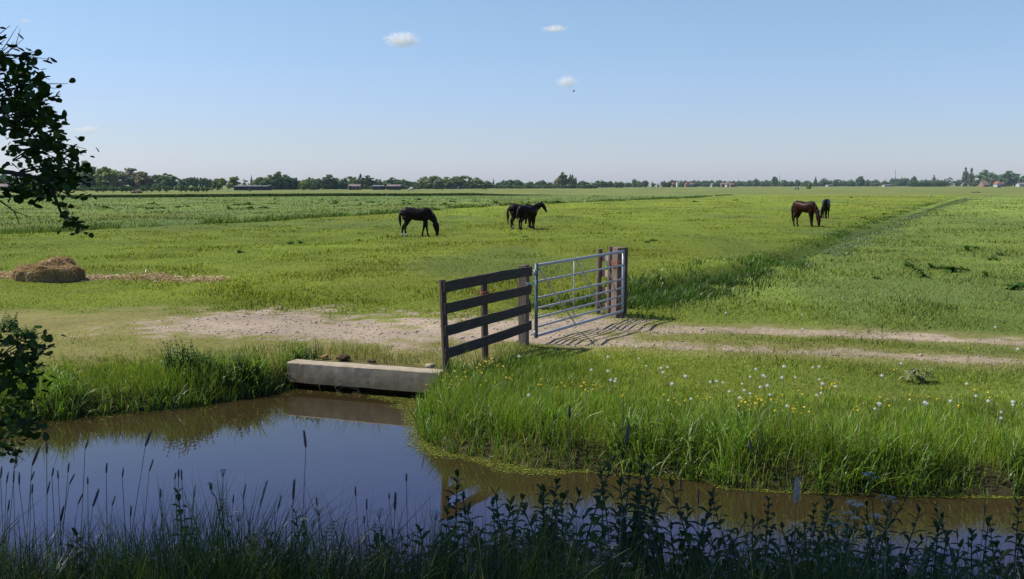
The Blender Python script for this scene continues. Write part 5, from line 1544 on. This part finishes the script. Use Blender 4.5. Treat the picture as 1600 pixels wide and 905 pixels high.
# ------------------------------------------------------------------ distant buildings
def house(px, w, base, eave, ridge, d, wall, roof, label, gable_front=False, depth=8.0, wins=3, chim=True, cat='house', name='house'):
    c_ = at(px, 288, d); W = w / F * d; zb = 0; ze = max(1.6, CAM_H + (288 - eave) / F * d); zr = CAM_H + (288 - ridge) / F * d
    hroot = empty(name, (c_.x, d, 0)); tag(hroot, label, cat)
    if gable_front: W2, D2 = W / 2, depth / 2
    else: W2, D2 = W / 2, depth / 2
    m1 = MB()
    if gable_front:
        vs = [(-W2, -D2, 0), (W2, -D2, 0), (W2, -D2, ze), (0, -D2, zr - .1), (-W2, -D2, ze), (-W2, D2, 0), (W2, D2, 0), (W2, D2, ze), (0, D2, zr - .1), (-W2, D2, ze)]
        fs = [(0, 1, 2, 3, 4), (6, 5, 9, 8, 7), (1, 6, 7, 2), (5, 0, 4, 9)]
    else:
        vs = [(-W2, -D2, 0), (-W2, D2, 0), (-W2, D2, ze), (-W2, 0, zr - .1), (-W2, -D2, ze), (W2, -D2, 0), (W2, D2, 0), (W2, D2, ze), (W2, 0, zr - .1), (W2, -D2, ze)]
        fs = [(0, 4, 3, 2, 1), (5, 6, 7, 8, 9), (0, 5, 9, 4), (1, 2, 7, 6)]
    m1.add(vs, fs); m1.build('wall', M[wall], hroot)
    m1 = MB(); ov = .4; th = .18
    if gable_front:
        for s in (1, -1):
            a = Vector((0, 0, zr)); b = Vector((s * (W2 + ov), 0, ze - ov * (zr - ze) / W2))
            vs = [(p.x, y_, p.z + q) for q in (0, th) for y_ in (-D2 - ov, D2 + ov) for p in (a, b)]
            m1.add(vs, [(0, 1, 3, 2), (4, 6, 7, 5), (0, 4, 5, 1), (2, 3, 7, 6), (1, 5, 7, 3)])
    else:
        for s in (1, -1):
            a = Vector((0, 0, zr)); b = Vector((0, s * (D2 + ov), ze - ov * (zr - ze) / D2))
            vs = [(x_, p.y, p.z + q) for q in (0, th) for x_ in (-W2 - ov, W2 + ov) for p in (a, b)]
            m1.add(vs, [(0, 1, 3, 2), (4, 6, 7, 5), (0, 4, 5, 1), (2, 3, 7, 6), (1, 5, 7, 3)])
    ro = m1.build('roof', M[roof], hroot)
    if chim:
        m1 = MB(); m1.box((W2 * .4 if not gable_front else 0, 0 if not gable_front else D2 * .4, zr + .35), (.7, .6, 1.1)); m1.build('chimney', M['brick_wall'], ro)
    for i in range(wins):
        x = -W2 + (i + .7) * 2 * W2 / (wins + .4)
        m1 = MB(); m1.box((x, -D2 - .02, min(ze * .6, 1.6)), (min(1.2, W / (wins + 1) * .7), .06, 1.1)); m1.build('window', M['pane'], hroot)
    m1 = MB(); m1.box((W2 * .75, -D2 - .02, .95), (.9, .07, 1.9)); m1.build('door', M['dark_wall'], hroot)
    return hroot


house(395, 50, 297, 293, 290.5, 455, 'dark_wall', 'roof_grey', 'long low dark barn with pale grey roof below the church spire', wins=0, chim=False, cat='barn', name='barn', depth=10)
house(555, 16, 295, 292, 288.5, 490, 'brick_wall', 'roof_pink', 'house with faded pinkish roof below the dark poplar')
house(546.5, 4, 295, 292.5, 291, 486, 'white_wall', 'roof_pink', 'small white shed beside the pinkish roofed house', True, 4, 1, False, 'shed', 'shed')
house(592, 16, 295, 292.5, 290, 492, 'dark_wall', 'roof_grey', 'left one of the two grey roofed barns in the tree line', wins=1, chim=False, cat='barn', name='barn')
house(616, 19, 295, 292, 289, 494, 'dark_wall', 'roof_pink', 'right hand barn with greyish purple roof in the tree line', wins=1, chim=False, cat='barn', name='barn')
house(710, 22, 295, 293.3, 292.6, 580, 'dark_wall', 'dark_wall', 'low dark shed at the foot of the domed grove', wins=1, chim=False, cat='shed', name='shed')
house(925, 5, 292, 289, 286.5, 760, 'white_wall', 'roof_grey', 'white gabled house right of the poplars', True, 8, 2)
house(887.5, 2.2, 292, 290, 288, 640, 'white_wall', 'roof_pink', 'tiny pale house between the leaning tree and the twin poplars', True, 6, 1, False)
for i, (x, w, e, r_, wl_, rf, l) in enumerate([(1001, 6, 288.5, 286.5, 'brick_wall', 'roof_pink', 'brick house at the left end of the far village'), (1019, 6, 287, 284.8, 'white_wall', 'roof_pink', 'pale house with white front left of the tree pair'), (1027, 5, 288.8, 287.3, 'white_wall', 'roof_grey', 'low white house left of the tree pair in the far village'),
                                               (1052, 7, 288, 285.5, 'brick_wall', 'roof_red', 'orange brick house right of the tree pair'), (1059, 5, 285, 283, 'white_wall', 'roof_pink', 'tall house with white gable over the far village'), (1073, 7, 288, 285.8, 'brick_wall', 'roof_red', 'red roofed house in the middle of the far village'),
                                               (1080, 6, 287.6, 285.6, 'white_wall', 'roof_red', 'white walled red roofed house in the far village'), (1113, 5, 288, 286.2, 'white_wall', 'roof_grey', 'small grey roofed house in the far village'), (1128, 6, 287.5, 285.8, 'brick_wall', 'roof_pink', 'pinkish roofed house left of the pale gable'),
                                               (1136, 5, 287, 284.9, 'white_wall', 'roof_pink', 'pale gabled house at the right end of the far village'), (1142, 5, 288, 286, 'brick_wall', 'roof_red', 'red roofed house ending the far village')]):
    house(x, w * .72, 291, e + .5, r_ + .4, 960 + (i % 3) * 25, wl_, rf, l, i % 2 == 1, 8, 2)
house(1295, 7, 291, 289.4, 288.8, 1150, 'white_wall', 'roof_grey', 'low white shed in the right tree line above the young horse', wins=1, chim=False, cat='shed', name='shed')
house(1386, 12, 291, 289.3, 288.6, 1150, 'white_wall', 'roof_grey', 'long low pale greenhouse below the right mast', wins=2, chim=False, cat='greenhouse', name='greenhouse')
house(1559, 8, 291.5, 287.5, 284, 1080, 'white_wall', 'roof_red', 'white house with red roof at the far right', True, 9, 2)
house(1564, 5, 291.5, 288, 285, 1090, 'brick_wall', 'roof_red', 'red roofed wing behind the white house')
house(1537, 8.5, 291.5, 289, 282.5, 1090, 'brick_wall', 'thatch', 'thatched farmhouse with steep brown roof left of the white house', False, 12, 2)
house(1597, 14, 291.5, 288, 286, 1080, 'white_wall', 'roof_grey', 'low white house cut by the right edge', wins=3)
p = ground(214, 302); hroot = empty('manure_heap', p); tag(hroot, 'low dark manure heap in the field below the pollard willows', 'heap')
for k, (dx_, s_) in enumerate(((-.75, .8), (.55, .95))):
    bm = bmesh.new(); bmesh.ops.create_icosphere(bm, subdivisions=3, radius=1)
    for v in bm.verts:
        q = vnoise(v.co.x * 2 + k, v.co.y * 2 + v.co.z, 3); v.co = Vector((v.co.x * 1.15 * s_, v.co.y * .8 * s_, max(v.co.z, -.1) * .85 * s_)) * (.75 + .5 * float(q))
    me = bpy.data.meshes.new('heap'); bm.to_mesh(me); bm.free(); me.materials.append(M['dung']); o = link('heap', me, hroot); o.location = (dx_, 0, 0)
house(10, 16, 299, 294, 288, 430, 'brick_wall', 'roof_pink', 'pinkish house behind the alder branch', wins=2)


def spire(px, top, d, label, wpx):
    c_ = at(px, 288, d); h = CAM_H + (288 - top) / F * d; r_ = wpx / F * d
    t = empty('church_tower', (c_.x, d, 0)); tag(t, label, 'church')
    m1 = MB(); m1.box((0, 0, h * .28), (r_ * 2, r_ * 2, h * .56)); m1.build('tower', M['brick_wall'], t)
    m1 = MB(); k = 8; b = [(r_ * 1.25 * math.cos(a * math.pi / 4), r_ * 1.25 * math.sin(a * math.pi / 4), h * .56) for a in range(k)]
    mid = [(r_ * .6 * math.cos(a * math.pi / 4), r_ * .6 * math.sin(a * math.pi / 4), h * .70) for a in range(k)]
    m1.add(b + mid + [(0, 0, h)], [(i, (i + 1) % k, k + (i + 1) % k, k + i) for i in range(k)] + [(k + i, k + (i + 1) % k, 2 * k) for i in range(k)]); m1.build('spire', M['slate'], t)


spire(393, 272.5, 620, 'slender church spire standing behind the left trees', 1.6)
spire(771, 278.5, 760, 'small dark spire right of the domed grove', 1.4)


def mast(px, top, d, label, r_=.35):
    c_ = at(px, 288, d); h = CAM_H + (288 - top) / F * d
    t = empty('radio_mast', (c_.x, d, 0)); tag(t, label, 'mast')
    m1 = MB()
    for a in (0, 2.09, 4.19):
        m1.tube([(r_ * math.cos(a), r_ * math.sin(a), -.5), (r_ * .8 * math.cos(a), r_ * .8 * math.sin(a), h * .95)], .12, 4)
    for i in range(12):
        z = h * i / 12.6; a = 2.09 * (i % 3)
        m1.tube([(r_ * math.cos(a), r_ * math.sin(a), z), (r_ * math.cos(a + 2.09), r_ * math.sin(a + 2.09), z + h / 12.6)], .07, 3)
    m1.build('lattice', M['mast'], t)
    m1 = MB(); m1.tube([(0, 0, h * .94), (0, 0, h)], .08, 5); m1.build('antenna', M['mast'], t)


mast(1218, 273, 1300, 'thin radio mast above the tall dark tree left of the bay horse')
mast(1398.5, 264.5, 1500, 'tall thin radio mast in the right part of the skyline', .45)
mast(1384, 278, 1500, 'shorter thin mast left of the tall right mast', .3)
# two stakes with a white sign in the field
p = ground(1245, 297.5); st_ = empty('field_sign', (p.x, p.y, Hp(p.x, p.y))); tag(st_, 'two dark stakes with a small white board far above the bay horse', 'sign')
for s in (-1, 1):
    m1 = MB(); m1.tube([(s * .7, 0, -.2), (s * .7, 0, 1.2 + .1 * s)], .17, 6); m1.build('stake', M['wood_dark'], st_)
m1 = MB(); m1.box((0, -.05, .95), (.7, .06, .9)); m1.build('board', M['white_wall'], st_)

# ------------------------------------------------------------------ alder at the left edge
al = empty('alder_tree', (-4.9, 6.9, Hp(-4.9, 6.9)))
tag(al, 'dark leafed alder reaching into view at the left edge', 'tree')
A0 = Vector(al.location)
TR = MB(); BR = MB()
tp_ = [A0 - Vector((0, 0, .3)), A0 + Vector((.05, .05, 1.5)), A0 + Vector((.2, .1, 3.6)), A0 + Vector((.5, .2, 6.0)), A0 + Vector((.8, .3, 8.6)), A0 + Vector((1.0, .4, 10.6))]
TR.tube(tp_, [.22, .17, .14, .11, .07, .02], 12)
trunk = TR.build('trunk', M['bark'], al, True); trunk.location = -A0
LV, LC = [], []
r_ = random.Random(21)


def leaf(p, size, nrm=None, c=None):
    """rounded alder leaf, folded along its midrib"""
    d = Vector((r_.gauss(0, 1), r_.gauss(0, 1), r_.gauss(-.5, .6))).normalized()
    s = d.cross(Vector((r_.gauss(0, .5), r_.gauss(0, .5), 1))).normalized(); u = s.cross(d)
    f = r_.uniform(.1, .35)
    o_ = [(0, 0), (.38, .30), (.50, .58), (.40, .86), (.16, 1.0), (0, .95)]
    b = len(LV)
    mid = [(0, 0), (0, .95)]
    for sg in (1, -1):
        LV.extend([p + s * (x * sg * size) + d * (y * size) + u * (x * f * size) for x, y in o_])
    g_ = r_.uniform(.6, 1.35); c = c or (.038, .072, .014)
    LC.extend([(c[0] * g_, c[1] * g_, c[2] * g_)] * 12)


def twig(p0, p1, rad, n_, size, sag=.05, start=.45, jit=.035, mb=None):
    p0, p1 = Vector(p0), Vector(p1); mid = p0.lerp(p1, .5) + Vector((r_.uniform(-.04, .04), r_.uniform(-.06, .06), sag))
    q = [p0, p0.lerp(mid, .6) + Vector((0, 0, .01)), mid, mid.lerp(p1, .55), p1]
    BR.tube(q, [rad, rad * .85, rad * .7, rad * .5, rad * .25], 5)
    for i in range(n_):
        t = start + (1 - start) * ((i + r_.random() * .6) / n_)
        k = min(3, int(t * 4)); p = q[k].lerp(q[k + 1], t * 4 - k)
        leaf(p + Vector((r_.gauss(0, jit), r_.gauss(0, jit * 1.5), r_.gauss(0, jit))), size * .88 * r_.uniform(.7, 1.2))


# limbs reaching into the frame
def limb(pts, r0, r1):
    n_ = len(pts); BR.tube(pts, [r0 + (r1 - r0) * i / (n_ - 1) for i in range(n_)], 7); return [Vector(p) for p in pts]


D = 6.4
L1 = limb([tp_[1] + Vector((.02, .02, 1.3)), at(-160, 240, 6.7), at(-60, 262, 6.6), at(20, 270, 6.5), at(75, 285, 6.4)], .030, .008)
L2 = limb([tp_[2], at(-190, 60, 6.6), at(-90, 90, 6.5), at(-10, 105, 6.4)], .035, .008)
L3 = limb([tp_[1] + Vector((.03, .03, 1.8)), at(-150, 170, 6.4), at(-60, 185, 6.3), at(20, 190, 6.3)], .03, .007)
L4 = limb([tp_[1] + Vector((0, 0, .2)), at(-170, 560, 6.3), at(-70, 575, 6.0), at(10, 580, 5.9)], .04, .012)
L5 = limb([tp_[0] + Vector((0, 0, .7)), at(-160, 700, 6.2), at(-70, 690, 6.0), at(0, 680, 5.9)], .03, .01)
up = [(16, 40, 3), (8, 62, 4), (4, 75, 4), (62, 78, 7), (72, 92, 10), (44, 88, 7), (28, 92, 6), (22, 66, 3), (5, 90, 5)]
for x, y, n_ in up:
    twig(L2[-1] + Vector((r_.uniform(-.1, 0), 0, r_.uniform(-.1, .05))), at(x, y, D + r_.uniform(-.3, .3)), .005, n_, .062, .03, .55, .026)
for x, y in [(32, 44), (38, 60), (20, 70), (28, 40)]:
    twig(L2[-1], at(x, y, D), .0035, 0, .05, .02)
midp = [(106, 131, 11), (95, 147, 9), (88, 138, 8), (66, 132, 7), (40, 122, 9), (52, 140, 10), (25, 125, 8), (78, 156, 9), (60, 160, 10), (30, 150, 12), (12, 140, 12), (100, 195, 8), (106, 188, 7), (84, 176, 8), (76, 168, 7), (45, 175, 12), (20, 172, 12), (92, 205, 8)]
for x, y, n_ in midp:
    base_ = (L3[-1] if y > 140 else L2[-1].lerp(L3[-1], .5)) + Vector((r_.uniform(-.2, .1), r_.uniform(-.1, .1), r_.uniform(-.05, .05)))
    twig(base_, at(x, y, D + r_.uniform(-.3, .3)), .006, n_, .062, .04, .35, .035)
lowp = [(135, 233, 10), (131, 243, 9), (110, 238, 9), (98, 225, 9), (122, 250, 9), (86, 215, 9), (70, 230, 10), (108, 258, 9), (138, 302, 8), (135, 288, 10), (120, 280, 10), (127, 270, 9), (110, 296, 9), (118, 268, 9), (100, 285, 9), (112, 308, 5), (80, 300, 8), (94, 262, 9)]
for x, y, n_ in lowp:
    b0 = L1[-1].lerp(L1[-2], r_.random()) if y > 250 else L1[-2].lerp(L3[-1], r_.random())
    twig(b0, at(x, y, D + r_.uniform(-.3, .3)), .005, int(n_ * 1.6) + 2, .052, .03, .3, .042)
# hanging tip
hang = limb([L1[-1], at(90, 318, 6.4), at(98, 340, 6.4)], .012, .006)
for x, y, n_ in [(112, 325, 6), (113, 337, 5), (106, 345, 4)]: twig(hang[1], at(x, y, 6.4), .004, n_, .045, .01, .4, .02)
for x, y, n_ in [(102, 356, 6), (112, 350, 5), (120, 360, 7), (133, 367, 6), (127, 356, 4), (112, 365, 4)]: twig(hang[2], at(x, y, 6.4), .004, n_, .045, .01, .4, .018)
for x, y, n_ in [(15, 310, 3), (38, 308, 3), (58, 314, 4), (68, 320, 3), (76, 312, 2), (8, 300, 8), (22, 300, 8)]: twig(L1[-2], at(x, y, 6.4), .004, n_ + 2, .060, -.01, .6, .022)
b_ = limb([at(-60, 290, 6.5), at(0, 314, 6.4), at(22, 330, 6.4), at(30, 348, 6.4)], .007, .002); BR.tube([b_[2], at(38, 336, 6.4), at(52, 340, 6.4)], [.003, .002, .001], 4)
for i in range(900):            # dense inner foliage
    y = r_.uniform(88, 300); xm = np.interp(y, [85, 120, 150, 200, 235, 270, 300], [25, 60, 68, 84, 112, 122, 100])
    x = xm + 8 - abs(r_.gauss(0, 62)); x = max(x, -60)
    if vnoise(x / 15, y / 12, 5) < .42: continue
    leaf(at(x, y, D + r_.uniform(-.5, .5)), .046 * r_.uniform(.7, 1.25))
for x, y, n_ in [(78, 514, 7), (84, 536, 7), (66, 546, 9), (72, 528, 8), (40, 540, 9), (70, 575, 6), (62, 590, 5), (50, 556, 9), (55, 600, 7), (72, 672, 5), (66, 660, 6), (58, 655, 8), (42, 676, 8), (50, 640, 9), (30, 560, 10), (20, 600, 10), (56, 618, 6), (52, 530, 7)]:
    b0 = L4[-1] if y < 620 else L5[-1]
    twig(b0 + Vector((r_.uniform(-.1, .05), 0, r_.uniform(-.05, .05))), at(x, y, 5.9 + r_.uniform(-.2, .2)), .005, n_ + 3, .058, .02, .3, .035)
for x, y, n_ in [(40, 721, 3), (28, 708, 3), (18, 702, 5), (8, 716, 5), (34, 704, 2), (12, 690, 6)]: twig(L5[-1] + Vector((-.05, 0, -.05)), at(x, y, 5.7), .004, n_ + 1, .045, .0, .5, .016)
for i in range(300):
    y = r_.uniform(520, 690); xm = np.interp(y, [510, 560, 620, 660, 700], [10, 48, 50, 52, 15])
    x = xm - abs(r_.gauss(0, 32)); x = max(x, -50)
    if vnoise(x / 13, y / 11, 8) < .4: continue
    leaf(at(x, y, 5.9 + r_.uniform(-.4, .4)), .046 * r_.uniform(.7, 1.25))
# the high crown that spreads above the near bank and shades it
nleaf_low = len(LV)
cl = []
for i in range(440):
    for _ in range(50):
        q = Vector((r_.gauss(0, 1), r_.gauss(0, 1), r_.gauss(0, 1))).normalized() * r_.random() ** .4
        c_ = Vector((-3.3 + q.x * 4.7, 5.9 + q.y * 3.0, 7.9 + q.z * 3.7))
        if c_.z > CAM_H + .215 * c_.y + .65 or c_.x < -.56 * c_.y - .7: break
    else: continue
    cl.append(c_)
for i, c_ in enumerate(cl):
    if i % 3 == 0:
        t0 = min(max((c_.z - 2.2) / 9, .12), .9); k = t0 * 5; kk = int(k); p0 = tp_[kk].lerp(tp_[kk + 1], k - kk)
        pm_ = p0.lerp(c_, .5) + Vector((0, 0, .3)); seen = False
        for qa, qb in ((p0, pm_), (pm_, c_)):
            for tq in range(9):
                w_ = qa.lerp(qb, tq / 8)
                if w_.y > .1 and abs(w_.x) < .53 * w_.y and w_.z < CAM_H + .21 * w_.y: seen = True
        if not seen: BR.tube([p0, pm_, c_], [.045, .025, .008], 5)
    for j in range(34):
        leaf(c_ + Vector((r_.gauss(0, .30), r_.gauss(0, .30), r_.gauss(0, .22))), r_.uniform(.08, .12), c=(.028, .055, .014))
V = np.array([tuple(v) for v in LV]); k = len(V) // 6
Fs = np.arange(len(V)).reshape(-1, 6)
o = link('leaves', np_mesh('leaves', V - np.array(A0)[None], Fs, M['alder_leaf'], np.array(LC)), al)
o = BR.build('branches', M['twig'], al, True); o.location = -A0

# ------------------------------------------------------------------ clouds
def cloud(px, py, wpx, hpx, seed, label, dens=.03, d=3200):
    c_ = at(px, py, d); W = wpx * 1.3 / F * d / 2; Hh = hpx * 1.25 / F * d / 2
    bm = bmesh.new(); r2 = random.Random(seed)
    for i in range(7):
        t = i / 6 * 2 - 1; b2 = bmesh.new(); bmesh.ops.create_icosphere(b2, subdivisions=3, radius=1)
        s = (1 - .55 * abs(t)) * r2.uniform(.7, 1.05)
        for v in b2.verts: v.co = Vector((v.co.x * W * .42 * s + t * W * .72, v.co.y * W * .42 * s, v.co.z * Hh * .85 * s + r2.uniform(-.02, .02) - t * Hh * .15 * (seed % 3 - 1)))
        tmp = bpy.data.meshes.new('t'); b2.to_mesh(tmp); b2.free(); bm.from_mesh(tmp); bpy.data.meshes.remove(tmp)
    me = bpy.data.meshes.new('t'); bm.to_mesh(me); bm.free()
    ob = bpy.data.objects.new('t', me); COL.objects.link(ob)
    rm = ob.modifiers.new('r', 'REMESH'); rm.mode = 'VOXEL'; rm.voxel_size = W * .05
    dg = bpy.context.evaluated_depsgraph_get(); dg.update()
    out = bpy.data.meshes.new_from_object(ob.evaluated_get(dg)); bpy.data.objects.remove(ob); bpy.data.meshes.remove(me)
    m, nt, om = new_mat('cloud_vapour_%d' % seed)
    tc = N(nt, 'ShaderNodeTexCoord'); no = N(nt, 'ShaderNodeTexNoise', Scale=7.5 / W, Detail=5.0, Roughness=.62)
    mp = N(nt, 'ShaderNodeMapping'); mp.inputs['Location'].default_value = (seed * 17.0, 0, 0)
    nt.links.new(tc.outputs['Object'], mp.inputs[0]); nt.links.new(mp.outputs[0], no.inputs['Vector'])
    # soft falloff towards the rim
    sc2 = N(nt, 'ShaderNodeVectorMath', operation='MULTIPLY'); sc2.inputs[1].default_value = (1 / W, 1 / (W * .5), 1 / Hh)
    nt.links.new(tc.outputs['Object'], sc2.inputs[0]); ln = N(nt, 'ShaderNodeVectorMath', operation='LENGTH'); nt.links.new(sc2.outputs[0], ln.inputs[0])
    fr = N(nt, 'ShaderNodeMapRange'); fr.inputs[1].default_value = .15; fr.inputs[2].default_value = 1.05; fr.inputs[3].default_value = .22; fr.inputs[4].default_value = -.22
    nt.links.new(ln.outputs['Value'], fr.inputs[0])
    ad = N(nt, 'ShaderNodeMath', operation='ADD'); nt.links.new(no.outputs['Fac'], ad.inputs[0]); nt.links.new(fr.outputs[0], ad.inputs[1])
    dr = N(nt, 'ShaderNodeMapRange'); dr.inputs[1].default_value = .46; dr.inputs[2].default_value = .75; dr.inputs[3].default_value = 0; dr.inputs[4].default_value = dens
    nt.links.new(ad.outputs[0], dr.inputs[0])
    vs_ = N(nt, 'ShaderNodeVolumeScatter'); vs_.inputs['Color'].default_value = (1, 1, 1, 1); vs_.inputs['Anisotropy'].default_value = 0.0
    nt.links.new(dr.outputs[0], vs_.inputs['Density']); nt.links.new(vs_.outputs[0], om.inputs['Volume'])
    out.materials.clear(); out.materials.append(m); out.name = 'cloud'
    o = link('cloud', out); o.location = c_
    tag(o, label, 'cloud')


cloud(628, 62, 62, 32, 4, 'largest small white cloud with two puffs, high in the middle of the sky', .075)
cloud(866, 45, 46, 15, 3, 'flat thin white cloud strip at the top of the sky', .075)
cloud(885, 128, 40, 24, 7, 'compact oval white cloud just above the tiny flying bird', .075)
cloud(136, 203, 58, 15, 9, 'faint cloud just right of the alder branches', .05)
cloud(40, 33, 22, 10, 11, 'tiny faint cloud above the alder tip', .05)

# thin summer haze over the far fields
HAZE = .00010
if HAZE > 0:
    m, nt, om = new_mat('summer_haze')
    vs_ = N(nt, 'ShaderNodeVolumeScatter'); vs_.inputs['Color'].default_value = (.62, .78, 1.0, 1); vs_.inputs['Density'].default_value = HAZE; vs_.inputs['Anisotropy'].default_value = .2
    nt.links.new(vs_.outputs[0], om.inputs['Volume'])
    mb = MB(); mb.box((0, 1250, 40), (5200, 2300, 100))
    tag(mb.build('haze', m), kind='structure')

# ------------------------------------------------------------------ render settings
sc.view_settings.view_transform = 'Standard'; sc.view_settings.look = 'None'; sc.view_settings.exposure = 0; sc.view_settings.gamma = 1
cy = sc.cycles
cy.max_bounces = 7; cy.diffuse_bounces = 3; cy.glossy_bounces = 2; cy.transmission_bounces = 3; cy.volume_bounces = 5; cy.transparent_max_bounces = 4
cy.use_denoising = True
cy.sample_clamp_indirect = 4
cy.caustics_reflective = False; cy.caustics_refractive = False
